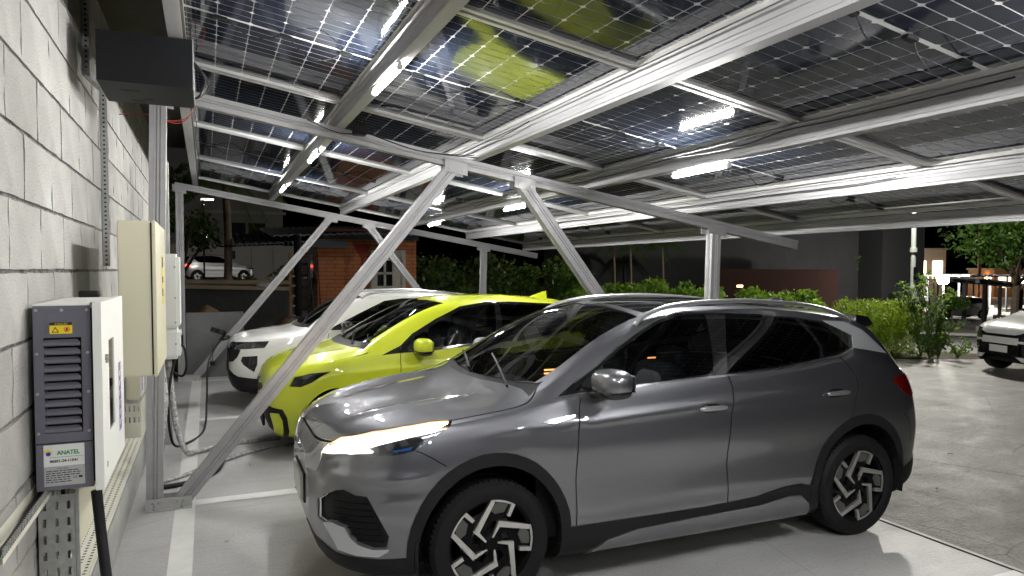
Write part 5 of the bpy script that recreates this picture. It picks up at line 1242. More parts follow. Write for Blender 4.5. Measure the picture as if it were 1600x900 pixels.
m = MB(); m.box((-.071, -1.88, .0041), (.071, 2.74, .005)); m.build('tray_shadow', M['hole'], tr)
m = MB(); m.bbox((-.5495, 2.0, .14), (-.542, 7.0, .298), .002); tag(m.build('plinth_board', M['cable_grey'] if False else M['conc']), 'pale board fixed to the face of the plinth', 'board')
# slotted upstand at the end of the tray
us = empty('slotted_upstand', (-.625, 7.0, .30), 0, 'short slotted cream upstand at the far end of the tray', 'cable tray')
slotted(us, -.072, .07, .14, .34, 4, .10, .007, .026, 0, .002, M['cream_tray'])
m = MB(); m.box((-.072, 0, 0), (.07, .002, .14)); m.box((.07, 0, 0), (.072, .5, .34)); m.build('side_rail', M['cream_tray'], us)
# small distribution box above the upstand
db = empty('meter_box', (-.60, 6.95, .70), 0, 'small clear-lidded meter box under the big cream cabinet', 'electrical box')
m = MB(); m.bbox((-.065, -.02, -.02), (.045, .30, .30), .012); m.build('case', M['cream_box'], db)
m = MB(); m.bbox((.045, .0, .0), (.058, .28, .28), .006); m.build('lid', M['white_box'], db)
m = MB(); m.box((.0582, .03, .05), (.059, .12, .24)); m.build('decal', M['purple'], db)
# big cream cabinet
cb = empty('electrical_cabinet', (-.37, 5.10, 1.20), 0, 'tall cream electrical cabinet with a yellow warning strip on its door', 'electrical box')
m = MB(); m.bbox((-.10, -.50, 0), (.070, .50, .91), .006); m.build('cabinet', M['cream_box'], cb)
m = MB(); m.box((.070, -.495, .01), (.078, .495, .90)); m.build('door_gap', M['hole'], cb)
m = MB(); m.bbox((.078, -.505, -.004), (.098, .505, .914), .004); dd = m.build('door', M['cream_box'], cb)
m = MB(); m.box((.0985, .05, .40), (.0995, .20, .72)); w1 = m.build('warning_strip', M['ink_yellow'], dd)
m = MB(); m.box((.0996, .07, .64), (.1002, .18, .71)); m.box((.0996, .07, .54), (.1002, .18, .58)); m.box((.0996, .07, .45), (.1002, .18, .50)); m.build('warning_print', M['ink'], w1)
# white wall charger of the white car
wc = empty('wall_box', (-.33, 7.80, .95), 0, 'white rounded wall charger hanging on the concrete pier', 'charger')
m = MB(); m.bbox((-.075, -.24, .30), (.085, .20, 1.03), .03); m.build('case', M['white_box'], wc, angle=50)
m = MB(); m.bbox((-.075, -.24, .0), (.085, .20, .292), .03); m.build('lower_case', M['white_box'], wc, angle=50)
m = MB(); m.bbox((.086, -.05, .10), (.105, .05, .22), .006); m.build('plug_socket', M['cable'], wc)
for zz in (.90, .60, .36, .15):
    m = MB(); m.cyl((.045, -.246, zz), (.045, -.238, zz), .010, 10); m.build('screw', M['galv'], wc)
m = MB(); m.box((-.06, -.242, .02), (-.045, -.2395, .50)); m.build('warning_strip', M['ink_yellow'], wc)
# charging lead of the white car
pts = [(-.30, 7.66, .95), (-.36, 7.55, .55), (-.33, 7.6, .12), (-.20, 7.95, .03), (-.05, 8.6, .02), (-.02, 9.2, .25), (.0, 9.6, .62), (.09, 9.95, .80), (.17, 10.2, .875)]
m = MB(); m.tube(smooth_path(pts, 9), .0125, 8); tag(m.build('charging_lead', M['cable'], None, smooth=True), 'black charging lead looping over the floor to the nose of the white car', 'cable')
m = MB(); m.tube(smooth_path([(-.245, 7.72, 1.08), (-.21, 7.70, 1.02), (-.20, 7.70, .85), (-.24, 7.72, .76), (-.32, 7.74, .80)], 7), .012, 8); tag(m.build('short_lead', M['cable'], None, smooth=True), 'short black lead curling from the side of the white wall charger', 'cable')
m = MB(); m.tube([(.06, 10.08, .84), (.055, 10.08, .62)], .004, 5); m.lump((.055, 10.08, .585), (.035, .035, .035), .9, 12, 8); tag(m.build('dust_cap', M['cable'], None, smooth=True), 'black dust cap dangling from the charging plug', 'plug cap')
pg = empty('charging_plug', (.17, 10.22, .875), .0, 'black charging plug in the nose of the white car', 'plug')
m = MB(); m.tube([(-.02, 0, 0), (.04, .03, .02), (.09, .08, .03)], [.018, .028, .034], 10); m.build('grip', M['cable'], pg, smooth=True)
m = MB(); m.tube([(.0, .02, .03), (.05, .06, .07)], .010, 8); m.build('latch', M['dark_metal'], pg, smooth=True)
# bundle of wrapped cables that runs down and along the floor
m = MB(); m.tube(smooth_path([(-.36, 7.70, .93), (-.33, 7.62, .6), (-.28, 7.50, .25), (-.20, 7.45, .05), (-.10, 7.55, .025), (.2, 7.75, .02), (.7, 7.85, .02)], 9), [.032-.0002*i for i in range(55)], 10); tag(m.build('wrapped_cable', M['plastic_wrap'], None, smooth=True), 'bundle of cables in glossy film dropping from the white wall charger', 'cable')
m = MB(); m.tube(smooth_path([(-.45, 6.55, .02), (-.2, 6.72, .022), (.05, 7.05, .02), (.5, 7.45, .02), (1.1, 7.7, .02)], 9), .018, 9); tag(m.build('floor_cable', M['plastic_wrap'], None, smooth=True), 'film-wrapped cable lying across the floor towards the lime car', 'cable')
m = MB(); m.tube(smooth_path([(-.45, 6.40, .02), (-.15, 6.48, .022), (.05, 6.75, .02), (.12, 7.1, .02)], 9), .022, 9); tag(m.build('floor_sleeve', M['cable'], None, smooth=True), 'dark sleeve lying on the floor in front of the film-wrapped cable', 'cable')
m = MB(); m.tube(smooth_path([(-.50, 7.6, 1.3), (-.45, 7.5, .9), (-.40, 7.4, .5), (-.44, 7.3, .31)], 6), .035, 9); m.tube(smooth_path([(-.42, 7.66, .95), (-.38, 7.5, .6), (-.40, 7.3, .3), (-.42, 7.2, .05)], 6), .026, 9); tag(m.build('cable_bundle', M['plastic_wrap'], None, smooth=True), 'thick film-wrapped cable bundle behind the floor leads', 'cable')
# slotted strut that climbs the wall with a jog
sc = empty('slotted_strut', (-.68, 5.98, 1.85), 0, 'thin slotted steel strut climbing the block wall with a bend near the black box', 'strut')
m = MB(); m.box((-.020, -.02, 0), (-.018, .02, 1.30)); m.box((-.018, -.020, 0), (.02, -.018, 1.30)); m.box((-.018, .018, 0), (.02, .020, 1.30)); m.build('channel', M['galv'], sc)
for k in range(40):
    q = MB(); q.box((-.006, -.0202, .01+k*.0325), (.008, -.0195, .01+k*.0325+.012)); q.build('slot', M['hole'], sc)
m = MB(); m.prism([(-.02, -.02), (.02, -.02), (.02, .02), (-.02, .02)], (0, 0, 1.30), (0, -.78, 1.22)); m.build('bend', M['galv'], sc)
m = MB(); m.box((-.020, -.80, 1.2), (.02, -.76, 2.0)); m.build('upper_channel', M['galv'], sc)
for k in range(22):
    q = MB(); q.box((-.006, -.8004, 1.25+k*.0325), (.008, -.7995, 1.25+k*.0325+.012)); q.build('slot', M['hole'], sc)
# big black box by the roof
bb = empty('black_box', (-.325, 4.92, 2.905), 0, 'large matt black box mounted high between the wall and the solar roof', 'box')
m = MB(); m.box((-.235, -.29, 0), (.265, .27, .285)); m.build('case', M['dark_metal'], bb)
m = MB(); m.box((.265, -.292, -.004), (.270, .272, .289)); m.build('edge_trim', M['alu'], bb)
for a, b, w in ((-.13, -.10, .10), (-.02, .10, .05), (-.10, .16, .08)):
    q = MB(); q.box((a, b, -.0015), (a+w, b+.02, -.0002)); q.build('scuff', M['hole'], bb)
m = MB()
for k in range(4): m.tube(smooth_path([(.27, -.05+k*.04, .22), (.33+.01*k, -.03+k*.04, .14), (.31, .02+k*.03, .05), (.275, .06, .02)], 6), .006, 6)
m.build('cable_loop', M['cable'], bb, smooth=True)
# red wire
for k, lb_ in enumerate(('lower thin red wire looping from the wall to the roof by the near post', 'upper thin red wire looping from the wall to the roof by the near post')):
    m = MB(); m.tube(smooth_path([(-.60, 6.2, 3.02), (-.42, 6.1, 3.02), (-.30, 6.05, 2.98), (-.18, 6.0, 2.95+.02*k), (-.09, 5.9, 3.02), (-.07, 5.75, 3.2)], 7), .0035, 6); tag(m.build('red_wire', M['wire_red'], None, smooth=True), lb_, 'wire', 'red wires by the near post')
# ---------------------------------------------------------------- light of the lamps themselves
M['lot_lamp'] = mat('lit lot fitting', (1, 1, 1), .4, emit=((1, .96, .88), 60))
def add_point(parent, loc, watts, r, col=(1, .96, .88)):
    d = bpy.data.lights.new('lamp_light', 'POINT'); d.energy = watts; d.shadow_soft_size = r; d.color = col
    o = bpy.data.objects.new('lamp_light', d); COL.objects.link(o); o.parent = parent; o.location = loc; return o
def add_spot(parent, loc, aim, watts, deg, r, col=(1, .97, .90)):
    d = bpy.data.lights.new('lamp_light', 'SPOT'); d.energy = watts; d.shadow_soft_size = r; d.spot_size = R(deg); d.spot_blend = .6; d.color = col
    o = bpy.data.objects.new('lamp_light', d); COL.objects.link(o); o.parent = parent; o.location = loc
    o.rotation_euler = Vector(aim).to_track_quat('-Z', 'Y').to_euler(); return o
# ---------------------------------------------------------------- plants
M['leaf_bright'] = leaf_mat('bright hedge leaves', (.20, .36, .035), (.09, .20, .02), 2.5)
M['leaf_lime'] = leaf_mat('lime topiary leaves', (.32, .42, .02), (.17, .28, .02), 3)
M['leaf_mid'] = leaf_mat('mid green leaves', (.10, .20, .035), (.04, .10, .02), 1.5)
M['leaf_dark'] = leaf_mat('dark green leaves', (.05, .10, .03), (.02, .05, .016), 1.2)
M['leaf_pale'] = leaf_mat('pale mixed leaves', (.22, .34, .12), (.08, .16, .04), 4)
M['bark'] = mat('brown bark', (.10, .075, .05), .9, noise=(10, .8, (.05, .04, .028)), bump=(25, .8, .02))
M['palm_bark'] = mat('pale palm bark', (.20, .15, .10), .85, noise=(8, .8, (.11, .08, .055)), bump=(18, .8, .02))

def leaves(parent, name, m, blobs, n, size, seed, shell=.55, droop=.3, aspect=2.0):
    """many small pointed leaves spread through overlapping clumps"""
    r = np.random.RandomState(seed); vol = np.array([b[3]*b[4]*b[5] for b in blobs]); vol = vol**.67; pr = vol/vol.sum()
    idx = r.choice(len(blobs), n, p=pr); B = np.array(blobs)[idx]
    d = r.normal(size=(n, 3)); d /= np.linalg.norm(d, axis=1)[:, None]; rad = (shell+(1-shell)*r.rand(n))**.6
    rad *= 1+.12*r.normal(size=n)
    P = B[:, :3]+d*B[:, 3:6]*rad[:, None]
    a = r.normal(size=(n, 3)); a[:, 2] -= droop; a = a+d*.8; a /= np.linalg.norm(a, axis=1)[:, None]
    b = np.cross(a, r.normal(size=(n, 3))); b /= np.linalg.norm(b, axis=1)[:, None]
    s = size*(.45+1.1*r.rand(n)**1.5)[:, None]; w = s/aspect
    V = np.stack([P-a*s*.5, P+b*w*.5, P+a*s*.5, P-b*w*.5], 1).reshape(-1, 3)
    me = bpy.data.meshes.new(name); me.vertices.add(n*4); me.vertices.foreach_set('co', V.ravel())
    me.loops.add(n*4); me.loops.foreach_set('vertex_index', np.arange(n*4)); me.polygons.add(n); me.polygons.foreach_set('loop_start', np.arange(n)*4); me.polygons.foreach_set('loop_total', np.full(n, 4))
    me.materials.append(m); me.update(); me.validate(); return link(name, me, parent)

def blob_set(seed, c, r, n, br):
    q = np.random.RandomState(seed); out = []
    for i in range(n):
        d = q.normal(size=3); d /= np.linalg.norm(d); t = q.rand()**.4
        k = br*(.7+.6*q.rand()); out.append((c[0]+d[0]*r[0]*t, c[1]+d[1]*r[1]*t, c[2]+d[2]*r[2]*t, k, k, k*.8))
    return out

def tree(name, loc, h_trunk, crown_r, crown_h, n, size, m, seed, label, cat='tree', group=None, bark='bark', trunk_r=.12, nb=14):
    t = empty(name, loc, 0, label, cat, group); r = random.Random(seed)
    top = h_trunk+crown_h*.5; m_ = MB()
    m_.tube(smooth_path([(0, 0, -.1), (r.uniform(-.1, .1), r.uniform(-.1, .1), h_trunk*.5), (r.uniform(-.15, .15), r.uniform(-.15, .15), top)], 5), [trunk_r*(1-.055*i) for i in range(11)], 8)
    for k in range(6):
        a = r.uniform(0, 6.28); z = h_trunk*(.7+.3*r.random()); l = crown_r*.75
        m_.tube(smooth_path([(0, 0, z), (math.cos(a)*l*.5, math.sin(a)*l*.5, z+crown_h*.25), (math.cos(a)*l, math.sin(a)*l, z+crown_h*.45)], 3), [trunk_r*.4*(1-.12*i) for i in range(7)], 6)
    m_.build('trunk', M[bark], t)
    leaves(t, 'crown', M[m], blob_set(seed, (0, 0, h_trunk+crown_h*.5), (crown_r*.75, crown_r*.75, crown_h*.42), nb, crown_r*.38), n, size, seed)
    return t

def shrub(name, loc, r, h, n, size, m, seed, label, cat='bush', group=None, box=False):
    t = empty(name, loc, 0, label, cat, group); q = random.Random(seed); m_ = MB()
    for k in range(7):
        a = q.uniform(0, 6.28); m_.tube([(0, 0, -.05), (math.cos(a)*r*.3, math.sin(a)*r*.3, h*.35), (math.cos(a)*r*.6, math.sin(a)*r*.6, h*.75)], [.02, .014, .006], 5)
    m_.build('stems', M['bark'], t)
    if box: bl = [(x*r*.6, y*r*.6, h*z, r*.42, r*.42, h*.22) for x in (-1, 0, 1) for y in (-1, 0, 1) for z in (.25, .55, .80)]
    else: bl = blob_set(seed, (0, 0, h*.52), (r*.8, r*.8, h*.40), 16, min(r, h)*.34)
    leaves(t, 'foliage', M[m], bl, n, size, seed); return t

def palm(loc, h, fr, seed, label, dark=True, nf=11, tr=.09, group=None):
    t = empty('palm_tree', loc, 0, label, 'palm tree', group); r = random.Random(seed); m_ = MB()
    m_.tube(smooth_path([(0, 0, -.1), (.05, 0, h*.5), (0, .05, h)], 6), [tr*(1-.02*i) for i in range(13)], 9); m_.build('trunk', M['palm_bark'], t)
    m_ = MB()
    for k in range(nf):
        a = 2*math.pi*k/nf+r.uniform(-.2, .2); el = r.uniform(.1, .9); pts = []
        for i in range(9):
            s = i/8; rr = fr*s*math.cos(el*(1-.2*s)); z = h+fr*(math.sin(el)*s-.85*s*s*(1.0)); pts.append(Vector((math.cos(a)*rr, math.sin(a)*rr, z)))
        m_.tube(pts, [.016*(1-.09*i) for i in range(9)], 4)
        side = Vector((-math.sin(a), math.cos(a), 0))
        for i in range(1, 9):
            for j in range(3):
                p = pts[i-1].lerp(pts[i], j/3); l = fr*.30*(1-abs(i/8-.45)*.9)
                for sg in (-1, 1):
                    e = p+side*sg*l*.8+Vector((0, 0, -l*.55))+(pts[i]-pts[i-1])*.9; w = (pts[i]-pts[i-1]).normalized()*.022
                    m_.add([p-w, p+w, e], [(0, 1, 2)])
    m_.build('fronds', M['leaf_dark' if dark else 'leaf_mid'], t); return t

# raised street on the left, behind the fence
g = MB(); g.box((-30, 15.9, -.5), (9.5, 60, .80)); tag(g.build('street_bank', M['road']), kind='structure')
g = MB(); g.box((-30, 35, .5), (9.4, 75, 1.15)); tag(g.build('street', M['road']), kind='structure')
tag(mesh_obj('planting_bed', [(4.6, 13.6, .01), (10.5, 11.45, .01), (13.9, 9.95, .01), (15.2, 11.6, .01), (10.5, 15.2, .01), (6, 16.6, .01)], [(0, 1, 2, 3, 4, 5)], M['soil']), kind='structure')
tag(leaves(None, 'ground_cover', M['leaf_mid'], [(10.6+i*.42, 11.62-i*.178+.1, .03, .30, .12, .07) for i in range(9)]+[(5+i*.6, 13.7-i*.23, .03, .4, .3, .06) for i in range(9)], 2600, .07, 4), kind='stuff')

# soil heap, fence with weathered beam
m = MB(); q = np.random.RandomState(5); nx, ny = 26, 14
hv = []
for i in range(nx):
    for j in range(ny):
        x = -1.4+4.4*i/(nx-1); y = 13.3+2.2*j/(ny-1); hh = 1.17*math.exp(-((x-.0)/.60)**2)+.93*math.exp(-((x-1.5)/.6)**2)
        hv.append((x, y, hh*math.sin(math.pi*min(max(j/(ny-1), .02), .98))**.6+q.uniform(-.03, .03)-.02))
M['earth'] = mat('brown earth', (.20, .12, .055), .95, noise=(6, 1, (.12, .07, .035)), bump=(18, 1, .04))
o = mesh_obj('soil_heap', hv, [(i*ny+j, (i+1)*ny+j, (i+1)*ny+j+1, i*ny+j+1) for i in range(nx-1) for j in range(ny-1)], M['earth'], smooth=True); tag(o, 'brown heap of dug earth behind the dark low wall', 'soil heap')
fe = empty('site_fence', (.6, 15.8, 0), 0, 'dark sheeted site fence with weathered beams along its top', 'fence')
M['sheeting'] = mat('black fence sheeting', (.012, .013, .013), .75, noise=(2, .8, (.022, .022, .022)), bump=(6, .6, .05))
m = MB(); m.box((-1.6, 0, 0), (1.0, .03, 1.52)); m.build('sheeting', M['sheeting'], fe)
M['old_wood'] = mat('weathered tan timber', (.24, .19, .125), .85, noise=(5, .9, (.13, .105, .07)), bump=(12, .6, .01), stretch=(.15, 1, 1))
m = MB(); m.cyl((-1.6, -.05, 1.58), (1.05, -.02, 1.55), .055, 10); m.build('beam', M['old_wood'], fe)
m = MB(); m.prism([(-.04, -.04), (.04, -.04), (.04, .04), (-.04, .04)], (-1.6, -.06, 1.50), (1.02, -.03, 1.42)); m.build('beam', M['old_wood'], fe)
m = MB(); m.lump((.55, -.06, 1.50), (.20, .05, .05), .8, 12, 6); m.build('crumpled_film', M['plastic_wrap'], fe)

# poles and ladder beside the hut
M['rust_post'] = mat('rust stained post', (.26, .13, .06), .8, noise=(8, .8, (.15, .08, .04)))
m = MB(); m.prism([(-.03, -.03), (.03, -.03), (.03, .03), (-.03, .03)], (1.70, 16.1, 0), (1.68, 16.1, 2.20)); tag(m.build('timber_post', M['rust_post']), 'thin tan timber post left of the dark pole', 'post')
dp = empty('dark_pole', (1.86, 16.2, 0), 0, 'dark steel pole with pale rungs beside the brick hut', 'pole')
m = MB(); m.cyl((0, 0, 0), (0, 0, 2.6), .085, 10); m.build('pole', M['dark_metal'], dp)
m = MB(); m.cyl((.22, 0, 0), (.22, 0, 2.0), .015, 6); m.build('pole', M['dark_metal'], dp)
for k in range(8):
    m = MB(); m.bbox((-.16, -.05, .35+.22*k), (-.06, -.02, .39+.22*k), .004); m.build('clip', M['conc'], dp)
    m = MB(); m.bbox((.06, -.05, .42+.25*k), (.20, -.02, .49+.25*k), .004); m.build('rung', M['dark_metal'], dp)
for k, (a, b) in enumerate((((2.28, 16.3, .2), (2.12, 16.5, 2.05)), ((2.05, 16.3, .2), (2.25, 16.5, 1.75)), ((2.40, 16.3, .2), (2.33, 16.5, 2.2)))):
    m = MB(); m.cyl(a, b, .014, 6); tag(m.build('leaning_rod', M['dark_metal']), ['thin dark rod leaning left against the hut side', 'thin dark rod leaning right, crossing the others', 'upright thin dark rod nearest the hut corner'][k], 'rod', 'rods leaning by the hut')

# brick hut
M['brick'] = mat('orange brick', (.50, .19, .075), .85, noise=(4, .9, (.40, .14, .055)), bump=(40, .4, .004))
M['brick_joint'] = mat('brown brick joint', (.13, .05, .025), .95)
HX0, HX1, HY0, HY1, HZ = 2.40, 4.80, 17.0, 20.5, 2.62
hut = empty('brick_hut', ((HX0+HX1)/2, (HY0+HY1)/2, .0), 0, 'small orange brick hut with a white-framed glazed door', 'hut'); hc = Vector(((HX0+HX1)/2, (HY0+HY1)/2, 0))
m = MB(); m.box((HX0-hc.x+.02, HY0-hc.y+.02, 0), (HX1-hc.x-.02, HY1-hc.y-.02, HZ+.2)); m.build('core', M['brick_joint'], hut)
m = MB(); rbk = random.Random(9); chh_, bl_ = .092, .42; z = .04; k = 0
while z < HZ-.02:
    x = HX0-(bl_/2 if k % 2 else 0)
    while x < HX1:
        a, b = max(x, HX0), min(x+bl_-.012, HX1)
        if b-a > .03 and not (b > 3.66 and a < 4.52 and z < 2.32):
            d = rbk.uniform(0, .006); m.box((a-hc.x, HY0-hc.y-d, z), (b-hc.x, HY0-hc.y+.03, z+chh_-.012))
        elif b-a > .03:
            for a2, b2 in ((a, min(b, 3.66)), (max(a, 4.52), b)):
                if b2-a2 > .03: m.box((a2-hc.x, HY0-hc.y-.002, z), (b2-hc.x, HY0-hc.y+.03, z+chh_-.012))
        x += bl_
    y = HY0+.04+(bl_/2 if k % 2 else 0)
    while y < HY1-.05:
        m.box((HX0-hc.x-rbk.uniform(0, .005), y-hc.y, z), (HX0-hc.x+.03, min(y+bl_-.012, HY1)-hc.y, z+chh_-.012)); y += bl_
    k += 1; z += chh_
o = m.build('brick_courses', M['brick'], hut); o['kind'] = 'stuff'
M['trim_white'] = mat('off white painted wood', (.50, .48, .42), .6, noise=(6, .6, (.38, .36, .31)))
M['dark_pane'] = mat('dark window pane', (.015, .017, .02), .08, coat=.5)
door = empty('glazed_door', (4.09-hc.x, HY0-hc.y-.02, 0)); door.parent = hut
for a, b in (((-.43, 0), (-.34, 2.32)), ((.34, 0), (.43, 2.32)), ((-.34, 2.23), (.34, 2.32))):
    m = MB(); m.bbox((a[0], -.02, a[1]), (b[0], .03, b[1]), .006); m.build('frame', M['trim_white'], door)
for a, b in (((-.34, 0), (-.27, 2.23)), ((.10, 0), (.17, 2.23)), ((-.27, 1.38), (.10, 1.44)), ((-.27, 1.72), (.10, 1.78)), ((-.115, .9), (-.055, 2.1)), ((-.27, 2.06), (.10, 2.12)), ((-.27, .85), (.10, .92))):
    m = MB(); m.bbox((a[0], .0, a[1]), (b[0], .02, b[1]), .004); m.build('glazing_bar', M['trim_white'], door)
m = MB(); m.box((-.34, .022, 0), (.34, .028, 2.23)); m.build('pane', M['dark_pane'], door)
m = MB(); m.box((.17, .0, 0), (.34, .02, 2.23)); m.build('side_board', M['trim_white'], door)
m = MB(); m.box((-.24, -.002, 1.24), (-.13, .0, 1.36)); m.build('paper_notice', M['white_box'], door)
wb = MB(); wb.bbox((HX0-hc.x-.30, -1.2, 1.60), (HX0-hc.x, -.6, 1.68), .01); wb.build('window_sill', M['trim_white'], hut)
wb = MB(); wb.box((HX0-hc.x-.012, -1.15, 1.68), (HX0-hc.x, -.65, 2.2)); wb.build('window', M['dark_pane'], hut)
M['roof_sheet'] = mat('translucent blue grey sheet', (.16, .19, .22), .5, noise=(3, .6, (.10, .12, .14)))
M['fascia'] = mat('dark blue fascia', (.035, .055, .085), .6, noise=(3, .6, (.05, .06, .07)))
m = MB(); n = 46; v = []
for i in range(n+1):
    x = 1.35+(HX1+.35-1.35)*i/n; zz = 2.66+.10*max(0, (x-1.35)/2.0 if x < 3.3 else 1)+(.018 if i % 2 else -.018); v += [(x-hc.x, HY0-.75-hc.y, zz-.10), (x-hc.x, HY1+.2-hc.y, zz+.30)]
m.add(v+[(a, b, c+.03) for a, b, c in v], [(2*i, 2*i+2, 2*i+3, 2*i+1) for i in range(n)]+[(2*n+2+2*i, 2*n+2+2*i+1, 2*n+2+2*i+3, 2*n+2+2*i+2) for i in range(n)]+[(2*i, 2*n+2+2*i, 2*n+2+2*i+2, 2*i+2) for i in range(n)])
m.build('roof', M['roof_sheet'], hut)
m = MB(); m.box((HX0-hc.x-.05, HY0-hc.y-.05, HZ-.06), (HX1-hc.x+.05, HY0-hc.y-.02, HZ+.08)); m.build('fascia', M['fascia'], hut)
# old corrugated awning left of the hut
M['strip'] = mat('grey torn strip', (.20, .20, .19), .7)
aw = empty('awning', (1.6, 17.4, 2.5), 0, 'worn corrugated awning sloping down to the left of the brick hut', 'awning')
n = 30; v = []
for i in range(n+1):
    x = -1.0+2.5*i/n; zz = -.10+.14*i/n+(.016 if i % 2 else -.016); e = random.Random(i).uniform(-.05, .03) if i < 18 else 0
    v += [(x, -.4+e, zz), (x, 1.6, zz+.30)]
m = MB(); m.add(v+[(a, b, c+.02) for a, b, c in v], [(2*i, 2*i+2, 2*i+3, 2*i+1) for i in range(n)]+[(2*n+2+2*i, 2*n+2+2*i+1, 2*n+2+2*i+3, 2*n+2+2*i+2) for i in range(n)]+[(2*i, 2*n+2+2*i, 2*n+2+2*i+2, 2*i+2) for i in range(n)]); m.build('sheet', M['roof_sheet'], aw)
for i in range(14):
    q = MB(); x = -.98+i*.10; h = random.Random(i+50).uniform(.04, .11); q.add([(x, -.43, -.10+.0056*i), (x+.05, -.43, -.10+.0056*i), (x+.03, -.43, -.10-h+.0056*i), (x, -.42, -.10+.0056*i), (x+.05, -.42, -.10+.0056*i), (x+.03, -.42, -.10-h+.0056*i)], [(0, 1, 2), (5, 4, 3), (0, 3, 4, 1), (1, 4, 5, 2), (2, 5, 3, 0)]); q.build('torn_strip', M['strip'], aw)
m = MB(); m.box((.60, -.42, -.13), (1.5, -.40, .03)); m.build('valance', mat('blue grey tarpaulin', (.14, .19, .25), .6), aw)
m = MB(); m.cyl((-1.3, .1, -.14), (1.5, .1, .02), .02, 6); m.build('rail', M['dark_metal'], aw)
# red triangle hanging on a cord against the hut
pn_ = empty('red_triangle', (3.42, 16.88, 2.02), 0, 'dark red triangle hanging by a cord on the hut front', 'red_triangle')
m = MB(); m.add([(-.20, 0, .42), (.22, 0, .42), (.02, 0, 0), (-.20, .012, .42), (.22, .012, .42), (.02, .012, 0)], [(0, 1, 2), (5, 4, 3), (0, 3, 4, 1), (1, 4, 5, 2), (2, 5, 3, 0)]); m.build('cloth', mat('dark red cloth', (.30, .03, .02), .7), pn_)
m = MB(); m.tube(smooth_path([(.02, 0, 0), (.03, 0, -.5), (.06, 0, -1.0)], 4), .008, 5); m.build('cord', M['cable'], pn_)

# far left: street, palm, silver car, buildings
palm((.42, 17.6, .8), 3.1, 1.5, 3, 'palm with a thick pale trunk in front of the silver car on the left', False, 12, .10)
tree('leafy_tree', (-.55, 18.5, .8), 1.1, 1.1, 2.6, 2600, .13, 'leaf_dark', 21, 'dark bushy tree at the far left beside the far post')
M['far_wall'] = mat('dim grey render', (.22, .21, .20), .9, noise=(.6, .8, (.17, .165, .16)))
M['far_wall2'] = mat('pale boundary wall', (.30, .29, .27), .9, noise=(.5, .8, (.24, .23, .21)))
m = empty('street_building', (1.45, 56, 1.1), 0, 'dim grey building with two dark windows beyond the palm on the left', 'building')
bq = MB(); bq.box((-5, 0, 0), (2.65, 6, 7)); bq.build('wall', M['far_wall'], m)
for a in (-1.5, .05, 1.0):
    q = MB(); q.bbox((a, -.06, 2.1), (a+.8, .02, 2.85), .01); q.build('window', M['dark_pane'], m)
q = MB(); q.bbox((-1.6, -.10, 3.3), (2.8, .0, 3.45), .01); q.build('ledge', M['far_wall2'], m)
m.scale = (1.48, 1.48, 1.48)
q = empty('boundary_wall', (3.0, 49, 1.1), 0, 'pale boundary wall with a small dark notice behind the silver car', 'wall')
m = MB(); m.box((-5, 0, 0), (1.6, .15, 1.55)); m.build('wall', M['far_wall2'], q); q.scale = (1.5, 1.5, 1.5)
m = MB(); m.box((-1.15, -.02, .95), (-.85, -.003, 1.3)); m.build('notice', M['dark_metal'], q)
for k in range(6):
    x = -3.8+k*.9; m = MB(); m.box((x, -.012, .3), (x+.012, -.002, 1.5)); m.build('panel_joint', M['hole'], q)
tree('shrub_row', (2.6, 25.0, .8), .2, 1.0, .9, 1200, .12, 'leaf_dark', 31, 'low dark shrub against the pale boundary wall', 'bush')
tree('shrub_row', (1.2, 22.0, .8), .1, .9, .7, 900, .12, 'leaf_dark', 32, 'low dark shrub to the right of the palm trunk', 'bush')
lt = empty('street_lamp', (-.10, 36, 1.15), 0, 'small lit street fitting high on the left behind the far frame', 'street lamp')
m = MB(); m.cyl((0, 0, 0), (0, 0, 3.95), .04, 8); m.build('pole', M['dark_metal'], lt)
m = MB(); m.bbox((-.10, -.1, 3.95), (.45, .1, 4.0), .02); m.build('head', mat('lit street fitting', (1, 1, 1), .5, emit=((1, .92, .8), 5)), lt)
add_point(lt, (.15, .4, 3.8), 260, .12)

# simple cars for the street and the far lot
def far_car(loc, rz, paint_m, label, group=None, T0=None, lit_tail=False, dark_glass='tint', L_front=True, detail=None):
    T = dict(T0 or YELLOW); T['paint'] = paint_m; T['hub'] = .30; L = T['L']; fx, rx_ = (.66, 3.16)
    root = empty('parked_car', loc, rz, label, 'car', group)
    R_ = [reg('wheel_cut', None, 'side', ell(fx, .30, .345, .375), ell(rx_, .30, .345, .375))]
    R_ += (detail or [reg('headlight', M['lamp_body'], 'side', [(.03, .68), (.06, .76), (.20, .80), (.55, .84), (.45, .76), (.20, .70)], off=.002)])
    R_ += [reg('tail_lamp', M['lit_red'] if lit_tail else M['red_lens'], 'side', [(3.45, .90), (3.60, .98), (3.78, .98), (3.78, .84), (3.6, .84)], off=.004),
           reg('side_window', M[dark_glass], 'side', [(1.30, 1.05), (1.46, 1.16), (1.72, 1.30), (2.0, 1.42), (2.4, 1.465), (3.2, 1.43), (3.32, 1.30), (3.1, 1.10), (2.4, 1.06)], off=-.003, skirt=0),
           reg('sill_cladding', M['clad'], 'side', [(.9, .1), (.95, .25), (2.85, .25), (2.9, .1)], off=.003),
           reg('windscreen', M[dark_glass], 'top', [(.86, 0), (.94, .56), (1.0, .675), (1.4, .61), (1.84, .545), (1.76, .3), (1.71, 0)], off=-.003, half=False, skirt=0),
           reg('rear_screen', M[dark_glass], 'top', [(3.52, 0), (3.52, .48), (3.66, .50), (3.68, 0)], off=-.003, half=False, skirt=0)]
    cs, _ = build_shell(root, T, R_, ds=.11, nv=26)
    cabin(root, T, cs, (fx, rx_), .37, 3.15, False, 1.05, .95)
    for x in (fx, rx_):
        for sg in (-1, 1): wheel(root, x-L/2, .74*sg, sg, .30, .205, .19, 'silver')
    return root, cs, T
